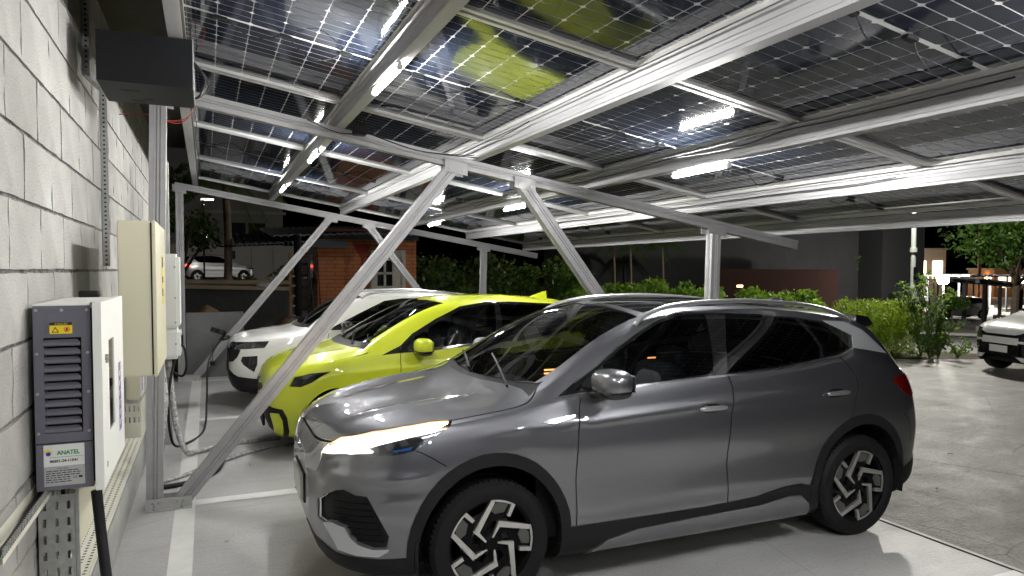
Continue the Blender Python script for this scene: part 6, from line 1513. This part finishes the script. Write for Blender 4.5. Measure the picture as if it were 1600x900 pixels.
M['lit_red'] = mat('lit tail lamp', (.6, .01, .01), .3, emit=((1, .05, .03), 4))
far_car((.60, 44.0, 1.15), R(180+12), M['silver_paint'], 'silver car with a lit red tail lamp on the street behind the palm', lit_tail=True)

# sedan at the right edge
det = [reg('headlight', M['lamp_dark'], 'side', [(.005, .62), (.02, .72), (.08, .80), (.30, .84), (.62, .86), (.55, .78), (.30, .68), (.12, .62)], off=.002),
       reg('lower_grille', M['piano'], 'side', [(0, .58), (.05, .57), (.13, .52), (.17, .42), (.16, .36), (.06, .33), (0, .34)], off=-.004),
       reg('bumper_lip', M['clad'], 'side', [(0, .26), (.35, .24), (.35, .1), (0, .1)], off=.004),
       reg('cowl', M['clad'], 'top', [(.755, 0), (.78, .3), (.84, .60), (.93, .74), (1.02, .70), (.95, .57), (.895, .3), (.87, 0)], off=-.006, half=False, skirt=0)]
wsed, wsc, wsT = far_car((14.80, 7.40, 0), -.3, M['white_paint'], 'white car at the right edge with dark headlamps and a black lower grille', T0=YELLOW, dark_glass='side_glass', detail=det)
wsT_ = wsed
m = MB(); m.bbox((-1.895-.012, -.45, .34), (-1.895+.01, .45, .55), .01); m.build('grille_centre', M['piano'], wsed)
m = MB(); m.bbox((-1.895-.02, -.20, .40), (-1.895-.005, .20, .52), .004); m.build('number_plate', M['plate'], wsed)
m = MB(); m.bbox((-1.895-.012, -.40, .67), (-1.895+.01, .40, .72), .01); m.build('upper_grille', M['piano'], wsed)

# planting behind the bays
shrub('clipped_bush', (13.45, 10.85, 0), .72, 1.20, 15000, .055, 'leaf_lime', 41, 'clipped lime-green box-shaped bush at the rear of the grey car', box=True)
shrub('hedge', (10.9, 12.2, 0), .9, 1.50, 7000, .10, 'leaf_bright', 42, 'left part of the bright hedge above the grey car roof', 'hedge', 'hedge plants behind the bays')
shrub('hedge', (12.0, 12.0, 0), .95, 1.62, 8000, .10, 'leaf_bright', 43, 'tallest part of the bright hedge above the grey car roof', 'hedge', 'hedge plants behind the bays')
shrub('hedge', (13.1, 12.0, 0), .75, 1.30, 6000, .10, 'leaf_bright', 44, 'right part of the bright hedge touching the clipped bush', 'hedge', 'hedge plants behind the bays')
for k, (x, y, h, lb) in enumerate(((9.9, 15.3, 1.62, 'leftmost green shrub right of the leaning brace'), (11.0, 15.6, 1.75, 'green shrub in the middle between the brace and the right post'), (12.2, 15.4, 1.62, 'green shrub just left of the right post'), (8.9, 15.9, 1.55, 'green shrub beside the person behind the grey roof'))):
    shrub('flowering_shrub', (x, y, 0), .85, h, 4500, .11, 'leaf_bright', 50+k, lb, 'bush', 'shrubs between the brace and the right post')
# young shrubs with visible stems right of the clipped bush
def sapling(loc, h, seed, label, m='leaf_pale', n=420, sp=.35, sz=.10):
    t = empty('young_shrub', loc, 0, label, 'plant', 'young shrubs by the yard edge'); r = random.Random(seed); q = MB(); bl = []
    for k in range(5):
        a = r.uniform(0, 6.28); pts = [(0, 0, 0), (math.cos(a)*sp*.4, math.sin(a)*sp*.4, h*.5), (math.cos(a)*sp, math.sin(a)*sp, h*r.uniform(.75, 1))]
        P_ = smooth_path(pts, 4); q.tube(P_, [.016-.0013*i for i in range(len(P_))], 5)
        for p in P_[2:]: bl.append((p[0], p[1], p[2], .13, .13, .11))
    q.build('stems', M['bark'], t); leaves(t, 'foliage', M[m], bl, n, sz, seed, .2, .2, 1.8); return t
sapling((13.95, 10.15, 0), 1.65, 61, 'tall thin young shrub with pale leaves right of the clipped bush', n=400, sp=.40)
sapling((14.25, 10.10, 0), 1.75, 62, 'tallest young shrub by the yard edge, in front of the bright lamp', n=430, sp=.36)
sapling((14.12, 9.88, 0), .9, 63, 'low leafy plant on the yard edge under the young shrubs', 'leaf_mid', 480, .38, .09)
sapling((14.55, 9.75, 0), .38, 64, 'small low plant at the right end of the bed', 'leaf_mid', 220, .25, .07)
sapling((13.95, 9.95, 0), .6, 65, 'small plant at the foot of the clipped bush', 'leaf_mid', 350, .3, .09)
# trees behind the lime car
for k, (x, y, ht, cr, chh2, n, mm, lb) in enumerate((
    (5.55, 18.2, .5, 1.15, 2.3, 2600, 'leaf_dark', 'dark leafy tree just right of the brick hut'),
    (6.9, 18.6, .5, 1.25, 2.1, 2600, 'leaf_dark', 'dark leafy tree behind the roof of the lime car'),
    (8.2, 18.2, .4, 1.2, 2.1, 3000, 'leaf_mid', 'mid green tree behind the fin of the lime car'),
    (9.3, 17.6, .4, 1.1, 1.7, 3000, 'leaf_mid', 'mid green tree crossed by the leaning right brace'),
    (9.0, 16.2, .3, .8, 1.1, 1800, 'leaf_mid', 'low green bush at the foot of the leaning brace'),
    (6.0, 16.6, .2, .9, 1.2, 1500, 'leaf_dark', 'low dark bush between the hut and the far right post'))):
    tree('garden_tree', (x, y, 0), ht, cr, chh2, n, .13, mm, 70+k, lb, 'tree', 'garden trees behind the lime car')
# dim wall with palms, red-brown wall, dark building
M['dim_wall'] = mat('dim grey wall', (.045, .045, .047), .9, spec=.08, noise=(.7, .8, (.032, .032, .035)))
M['maroon'] = mat('dark maroon wall', (.028, .012, .009), .85, spec=.08, noise=(1, .6, (.020, .009, .007)))
m = MB(); m.box((14.5, 28.0, -1.6), (33.2, 29.5, 6)); tag(m.build('back_building', M['dim_wall']), 'large dim grey building wall behind the palms and the right post', 'building')
m = MB(); m.box((33.2, 26.5, -1.6), (36.5, 29.6, 6)); tag(m.build('corner_tower', mat('dark grey render', (.028, .028, .030), .9, spec=.08)), 'slightly lighter dark corner block right of the dim building', 'building')
m = MB(); m.box((20.4, 24.5, -1.6), (27.7, 25.0, 1.92)); tag(m.build('maroon_wall', M['maroon']), 'dark maroon wall behind the hedge and the right post', 'wall')
m = MB(); m.bbox((17.3, 19.6, 1.25), (17.55, 19.65, 1.33), .01); tag(m.build('small_lamp', mat('warm lamp', (1, .6, .3), .5, emit=((1, .45, .2), 4))), 'tiny warm lamp beside the right post on the maroon wall', 'lamp')
for k, (x, y, h, lb) in enumerate(((14.9, 24, 3.6, 'left palm of three against the dim wall'), (16.0, 24.5, 3.7, 'middle palm of three against the dim wall'), (17.6, 24.5, 3.6, 'right palm of three against the dim wall'))):
    palm((x, y, -.6), h, 1.15, 80+k, lb, True, 10, .05, 'palms against the dim wall')
# person among the shrubs
def person(loc, rz):
    P = empty('person', loc, rz, 'person in dark clothes with a pale collar standing among the shrubs behind the grey roof', 'person')
    J = [(0, 0, .95, .15), (0, 0, 1.12, .14), (0, 0, 1.32, .165), (0, 0, 1.45, .10), (0, 0, 1.52, .06), (0, .0, 1.58, .07),
         (.18, 0, 1.40, .065), (.24, 0, 1.12, .045), (.22, .10, .90, .035), (-.18, 0, 1.40, .065), (-.24, 0, 1.12, .045), (-.22, .10, .90, .035),
         (.10, 0, .88, .10), (.11, .02, .50, .07), (.11, 0, .08, .05), (.11, .14, .04, .04), (-.10, 0, .88, .10), (-.11, .02, .50, .07), (-.11, 0, .08, .05), (-.11, .14, .04, .04)]
    E = [(0, 1), (1, 2), (2, 3), (3, 4), (4, 5), (2, 6), (6, 7), (7, 8), (2, 9), (9, 10), (10, 11), (0, 12), (12, 13), (13, 14), (14, 15), (0, 16), (16, 17), (17, 18), (18, 19)]
    for sg, k in ((1, 8), (-1, 11)):                       # fingers
        for i in range(5):
            b = len(J); a = (i-2)*.014; J.append((J[k][0]+a*.5, J[k][1]+.03+a*.3, J[k][2]-.07+abs(i-2)*.006, .010)); J.append((J[b][0], J[b][1]+.012, J[b][2]-.05, .008)); E += [(k, b), (b, b+1)]
    me = bpy.data.meshes.new('body'); me.from_pydata([j[:3] for j in J], E, []); o = link('body', me, P)
    md = o.modifiers.new('skin', 'SKIN'); sd = o.modifiers.new('sub', 'SUBSURF'); sd.levels = sd.render_levels = 1
    for i, j in enumerate(J): me.skin_vertices[0].data[i].radius = (j[3], j[3])
    me.skin_vertices[0].data[0].use_root = True; me.materials.append(mat('dark clothes', (.03, .032, .045), .8))
    skin = mat('skin', (.30, .17, .11), .5)
    m = MB(); m.lump((0, .01, 1.66), (.075, .095, .12), .95, 16, 12); m.lump((0, .105, 1.65), (.012, .018, .02), .9, 8, 6)
    for sg in (-1, 1): m.lump((.078*sg, 0, 1.655), (.012, .02, .03), .9, 8, 6)
    m.build('head', skin, P, smooth=True)
    m = MB(); m.lump((0, -.015, 1.70), (.083, .10, .105), .95, 16, 10); m.build('hair', mat('dark hair', (.012, .010, .009), .6), P, smooth=True)
    m = MB(); m.lathe([(.065, 1.47), (.078, 1.50), (.070, 1.535), (.060, 1.52)], (0, 0, 0), 'z', 18); m.build('collar', M['white_box'], P, smooth=True)
    return P
person((9.75, 17.1, -.02), R(200))

# ---------------------------------------------------------------- the far parking lot
ZL = -1.5
M['lot_post'] = mat('grey lot post', (.22, .23, .26), .5, .3); M['lot_black'] = mat('black lot post', (.012, .012, .014), .5)
g = MB(); g.box((24.5, 12.0, -1.6), (60, 36, -1.555)); 
sheet('service_road', [(22, 5), (60, -14), (72, -2), (37.0, 25.0), (35.2, 27.2), (30, 34), (20, 26)], -1.535, M['road'])
m = MB(); m.prism([(-.08, -.15), (.08, -.15), (.08, .06), (-.08, .06)], (40.8, 19.2, -1.46), (34.2, 26.8, -1.46)); tag(m.build('kerb', M['kerb']), kind='structure')
def lot_port(name, loc, rz, L_, W_2, H, np_, label, mroof, lamps=0, two=True):
    t = empty(name, loc, rz, label, 'carport', 'carports of the far lot')
    for i in range(np_):
        x = -L_/2+L_*i/(np_-1)
        for s in ((-1, 1) if two else (-1,)):
            m = MB(); m.bbox((x-.07, s*W_2/2-.07, .25), (x+.07, s*W_2/2+.07, H), .01); m.build('post', M['lot_black'] if (s < 0 and i % 2 == 0) else M['lot_post'], t)
            m = MB(); m.bbox((x-.25, s*W_2/2-.25, 0), (x+.25, s*W_2/2+.25, .28), .02); m.build('footing', M['conc'], t)
    for s in (-1, 1):
        m = MB(); m.bbox((-L_/2-.3, s*W_2/2-.06, H), (L_/2+.3, s*W_2/2+.06, H+.16), .01); m.build('edge_beam', M['lot_black'] if s < 0 else M['lot_post'], t)
    m = MB(); m.box((-L_/2-.4, -W_2/2-.4, H+.17), (L_/2+.4, W_2/2+.4, H+.22)); m.build('roof', mroof, t)
    for k in range(lamps):
        x = -L_/2+L_*(k+.5)/lamps; m = MB(); m.bbox((x-.25, -.06, H+.06), (x+.25, .06, H+.14), .01); m.build('lamp', M['lot_lamp'], t)
    return t
M['lot_lamp'] = mat('lit lot fitting', (1, 1, 1), .4, emit=((1, .96, .88), 60))
M['pale_roof'] = mat('pale sheet roof', (.45, .45, .44), .5, .2)
near_port = empty('carport', (46, 29, ZL), 0, 'nearest carport of the far lot with black front posts at the right edge', 'carport', 'carports of the far lot')
def npm(): return MB()
for (x, y, top, blk) in ((39.67, 25.15, 1.25, 1), (50.24, 29.46, .80, 1), (60.8, 33.8, .4, 1), (42.7, 28.3, 1.25, 0), (50.86, 31.2, .85, 0), (59.5, 34.5, .5, 0)):
    m = MB(); m.bbox((x-46-.09, y-29-.09, .25), (x-46+.09, y-29+.09, top-ZL), .01); m.build('post', M['lot_black'] if blk else M['lot_post'], near_port)
    m = MB(); m.bbox((x-46-.28, y-29-.28, 0), (x-46+.28, y-29+.28, .30), .02); m.build('footing', M['conc'], near_port)
for (p, q, w) in (((38.0, 24.5, 1.32), (61.6, 34.1, .42), .09), ((40.2, 27.4, 1.32), (61.0, 35.0, .5), .07)):
    m = MB(); m.prism([(-w, -.10), (w, -.10), (w, .10), (-w, .10)], (p[0]-46, p[1]-29, p[2]-ZL), (q[0]-46, q[1]-29, q[2]-ZL)); m.build('edge_beam', M['lot_black'], near_port)
m = MB(); c4 = [(37.6, 24.0, 1.46), (61.8, 33.8, .56), (61.0, 35.6, .60), (39.2, 27.9, 1.46)]
m.add([(a_-46, b_-29, c_-ZL) for a_, b_, c_ in c4]+[(a_-46, b_-29, c_-ZL+.05) for a_, b_, c_ in c4], [(3, 2, 1, 0), (4, 5, 6, 7), (0, 1, 5, 4), (1, 2, 6, 5), (2, 3, 7, 6), (3, 0, 4, 7)]); m.build('roof', M['pale_roof'], near_port)
lot_port('carport', (66, 38, ZL), R(-14), 16, 5, 2.9, 6, 'second carport of the far lot with a row of small lamps under it', M['pale_roof'], 5)
def lot_fit(loc, lab):
    t = empty('lot_lamp', loc, 0, lab, 'lamp'); m = MB(); m.bbox((-.3, -.1, .06), (.3, .1, .16), .02); m.build('fitting', M['lot_lamp'], t); return t
for k in range(3): add_point(lot_fit((61+5*k, 39.3-1.2*k, ZL+2.6), ['left', 'middle', 'right'][k]+' one of three lit fittings under the second far carport'), (0, 0, 0), 900, .2)
lot_port('carport', (76, 64, ZL), R(-14), 26, 5, 2.9, 8, 'farthest carport of the lot in front of the red cars', M['pale_roof'], 0)
# bright flood lamp on a pole
fl = empty('flood_lamp', (30.1, 20.9, ZL), 0, 'brightest flood lamp on a short pole beside the young shrubs', 'lamp')
m = MB(); m.cyl((0, 0, 0), (0, 0, 2.95), .05, 8); m.build('pole', M['galv'], fl)
m = MB(); m.bbox((-.22, -.16, 2.92), (.16, .16, 3.05), .02); m.build('housing', M['galv'], fl)
m = MB(); m.lump((-.10, -.05, 2.95), (.27, .20, .19), .9, 16, 10); m.build('lens', mat('flood lamp lens', (1, 1, 1), .4, emit=((1, .97, .88), 150)), fl)  # lens oversized, its bright ball stands in for the lamp's glare
add_point(fl, (.25, .3, 2.85), 500, .12)
add_spot(fl, (-.12, -.08, 2.93), (-18, -14, -.6), 2500, 100, .12)
fl2 = empty('flood_lamp', (57.5, 47.5, ZL), 0, 'smaller distant flood lamp left of the white pole', 'lamp')
m = MB(); m.cyl((0, 0, 0), (0, 0, 3.7), .06, 8); m.build('pole', M['galv'], fl2)
m = MB(); m.lump((0, 0, 3.75), (.3, .3, .2), .8, 12, 8); m.build('lens', mat('distant lamp lens', (1, 1, 1), .4, emit=((1, .95, .85), 160)), fl2)
add_point(fl2, (0, 0, 3.45), 2500, .3)
# pale pole with fittings beyond the bed
wp = empty('lamp_post', (17.5, 13.0, -1.0), 0, 'tall pale lamp post with clamps and a small box rising out of the shrubs', 'lamp post')
M['pale_paint'] = mat('pale grey green paint', (.42, .47, .42), .5, noise=(4, .5, (.33, .37, .33)))
m = MB(); m.cyl((0, 0, 0), (-.05, 0, 6.5), .062, 12); m.build('pole', M['pale_paint'], wp)
m = MB(); m.tube(smooth_path([(-.05, 0, 6.4), (-.3, -.2, 6.6), (-.75, -.5, 6.62)], 5), .035, 8); m.build('arm', M['pale_paint'], wp)
m = MB(); m.bbox((-1.15, -.72, 6.56), (-.60, -.36, 6.66), .03); m.build('lamp_head', M['galv'], wp)
m = MB(); m.bbox((-1.10, -.68, 6.535), (-.65, -.40, 6.559), .01); m.build('lamp_glass', M['lot_lamp'], wp)
add_point(wp, (-.88, -.55, 6.42), 1000, .14)
for z, h, r in ((3.35, .12, .09), (2.30, .13, .10)):
    m = MB(); m.cyl((-.02, 0, z), (-.02, 0, z+h), r, 12); m.build('clamp', M['pale_paint'], wp)
m = MB(); m.bbox((-.14, -.12, 2.0), (.12, .0, 2.3), .03); m.build('box', M['pale_paint'], wp)
m = MB(); m.tube(smooth_path([(-.1, -.08, 2.1), (-.2, -.1, 1.95), (-.14, -.1, 1.6)], 5), .02, 6); m.build('conduit', M['pale_paint'], wp)
m = MB(); m.bbox((-.08, -.08, 2.6), (.05, -.045, 2.95), .01); m.build('dark_band', M['dark_metal'], wp)
# overhanging tree at the top right, street pole, far buildings
tree('overhanging_tree', (23.7, 14.1, -1.3), 3.2, 1.75, 2.2, 5200, .15, 'leaf_mid', 91, 'leafy tree overhanging at the top right above the far lot', trunk_r=.16, nb=22)
m = MB(); m.cyl((58.5, 37.6, -1.5), (58.5, 37.6, 6.5), .13, 8); tag(m.build('utility_pole', mat('orange pole', (.34, .14, .05), .8)), 'orange utility pole behind the carports', 'pole')  # orange is the base colour of the pole
def block(name, loc, sx, sy, h, m_, label, win=0, wm=None, rz=0):
    t = empty(name, loc, rz, label, 'building'); m = MB(); m.box((-sx/2, -sy/2, 0), (sx/2, sy/2, h)); m.build('wall', m_, t)
    for k in range(win):
        m = MB(); x = -sx/2+sx*(k+.5)/win; m.bbox((x-sx/win*.3, -sy/2-.1, h*.35), (x+sx/win*.3, -sy/2+.05, h*.75), .03); m.build('window', wm, t)
    m = MB(); m.box((-sx/2-.2, -sy/2-.2, h), (sx/2+.2, sy/2+.2, h+.25)); m.build('roof', M['far_wall2'], t); return t
M['warm_win'] = mat('lit shop window', (1, .8, .5), .5, emit=((1, .78, .5), 2.5)); M['orange_wall'] = mat('orange render', (.34, .16, .06), .8, emit=None)  # wall has a plain orange base colour, no emission
sh = block('far_shop', (100, 76, -1.5), 9, 8, 6.6, mat('cream shop wall', (.38, .33, .26), .8), 'distant lit shop with an upper floor and a white sign', 4, M['warm_win'], R(-35))
m = MB(); m.box((-7.5, -5.3, 2.9), (-.2, -5.1, 4.2)); m.build('sign_board', mat('lit sign board', (.9, .9, .9), .5, emit=((1, .97, .92), 3)), sh)
for k in range(5):
    m = MB(); m.box((-7.0+k*1.3, -5.36, 3.3), (-6.2+k*1.3, -5.31, 3.8)); m.build('sign_mark', M['far_wall'], sh)
for k, (x, y, w, h, lb) in enumerate(((104, 60, 12, 3.6, 'low orange building behind the carports'), (118, 50, 14, 5.0, 'dark row of buildings at the far right'), (88, 92, 14, 5.5, 'dark distant block left of the lit shop'))):
    block('far_block', (x, y, -1.5), w, 8, h, [M['orange_wall'], M['maroon'], M['far_wall']][k], lb, 5, [M['warm_win'], M['dark_pane'], M['dark_pane']][k], R(-35))
for k, (x, y, s) in enumerate(((98, 62, 0), (108, 54, 1), (92, 70, 2))):
    t = empty('shop_light', (x, y, 0.8+.4*k), 0, ['orange wall light on the low far building', 'orange wall light at the far right', 'white wall light beside the lit shop'][k], 'lamp')
    m = MB(); m.lump((0, 0, 0), (.35, .3, .22), .8, 10, 6); m.build('globe', mat('shop light', (1, .7, .4), .5, emit=(((1, .5, .2), (1, .5, .2), (1, .95, .85))[k], 60)), t)
    m = MB(); m.cyl((0, .3, 0), (0, .9, 0), .05, 6); m.build('arm', M['galv'], t)
# cars of the lot
rc_, _, _ = far_car((93, 75, ZL), R(20), M['red_paint'], 'red car at the left of the far row under the carport', 'red cars in the far row')
for loc, rz, lb in (((98.5, 76, ZL), 10, 'red car second in the far row'), ((104, 77.5, ZL), -10, 'red car third in the far row, by the pale pole'), ((112, 73, ZL), 0, 'red car behind the flood lamp'), ((117, 69.5, ZL), 15, 'red car right of the flood lamp')):
    c = copy_tree(rc_); c.location = loc; c.rotation_euler = (0, 0, R(rz)); c['label'] = lb
far_car((49.7, 33.4, ZL), R(-22), M['white_paint'], 'white hatchback parked side-on in the far lot beyond the carport posts')
dc_, _, _ = far_car((86, 47, ZL), R(60), M['grey_paint'], 'dark car under the second carport', 'dark cars in the far lot')
for loc, rz, lb in (((90, 44, ZL), 62, 'dark car second from the left under the second carport'), ((94.5, 41, ZL), 58, 'dark car at the right end of the far lot')):
    c = copy_tree(dc_); c.location = loc; c.rotation_euler = (0, 0, R(rz)); c['label'] = lb
# round topiary and small trees in the lot
tp = empty('topiary', (39.0, 26.55, ZL), 0, 'small drum-shaped topiary tree by the kerb of the far lot', 'tree')
m = MB(); m.cyl((0, 0, 0), (.05, 0, 1.2), .05, 6); m.build('trunk', M['bark'], tp)
leaves(tp, 'crown', M['leaf_mid'], [(x*.35, y*.35, 1.55, .4, .4, .38) for x in (-1, 0, 1) for y in (-1, 0, 1)], 2600, .13, 95)
for k, (x, y, h, r, mm, lb) in enumerate(((37, 31, 1.9, 1.0, 'leaf_dark', 'dark round tree left of the white pole'), (33, 28.5, 3.0, .9, 'leaf_pale', 'thin pale tree against the corner tower'), (44, 36, 1.6, 1.0, 'leaf_dark', 'dark round tree below the distant flood lamp'), (35.5, 27.8, .3, 1.2, 'leaf_dark', 'low dark shrub at the base of the corner tower'), (33.5, 26.2, .2, 1.2, 'leaf_dark', 'low dark hedge left of the pale pole'))):
    tree('lot_tree', (x, y, ZL), h, r, r*1.7, 1500, .16, mm, 100+k, lb, 'tree', 'small trees beside the far lot', trunk_r=.07)

# dry leaves and crumbs on the floor
M['dry_leaf'] = mat('dry brown leaf', (.16, .085, .03), .8)
for k, (x, y, r_, a) in enumerate(((.98, 5.75, .030, .4), (1.0, 5.42, .045, 1.2), (2.9, 3.05, .03, 2.1), (3.35, 2.75, .022, .2), (.35, 6.9, .02, 1), (.75, 4.95, .02, 3), (5.6, 3.9, .03, .7), (6.8, 4.6, .035, 2.2), (.1, 5.0, .018, .3))):
    m = MB(); ca, sa = math.cos(a), math.sin(a); P = [(-1, 0, .1), (-.4, .38, .5), (.4, .34, .45), (1, 0, .15), (.4, -.34, .5), (-.4, -.38, .4), (0, 0, .12)]
    m.add([(x+r_*(p*ca-q*sa), y+r_*(p*sa+q*ca), .004+r_*.35*h) for p, q, h in P], [(0, 1, 6), (1, 2, 6), (2, 3, 6), (3, 4, 6), (4, 5, 6), (5, 0, 6)])
    tag(m.build('dry_leaf', M['dry_leaf']), ['small dry leaf beyond the front of the grey car', 'curled dry leaf by the bay line in front of the grey car', 'dry leaf on the floor under the side of the grey car', 'tiny dry leaf near the front door of the grey car', 'tiny dry leaf between the brace and the lime car', 'tiny dry leaf by the nose of the grey car', 'dry leaf on the rough yard behind the rear wheel', 'dry leaf on the rough yard to the right', 'tiny dry leaf by the foot of the long brace'][k], 'leaf', 'dry leaves on the floor')
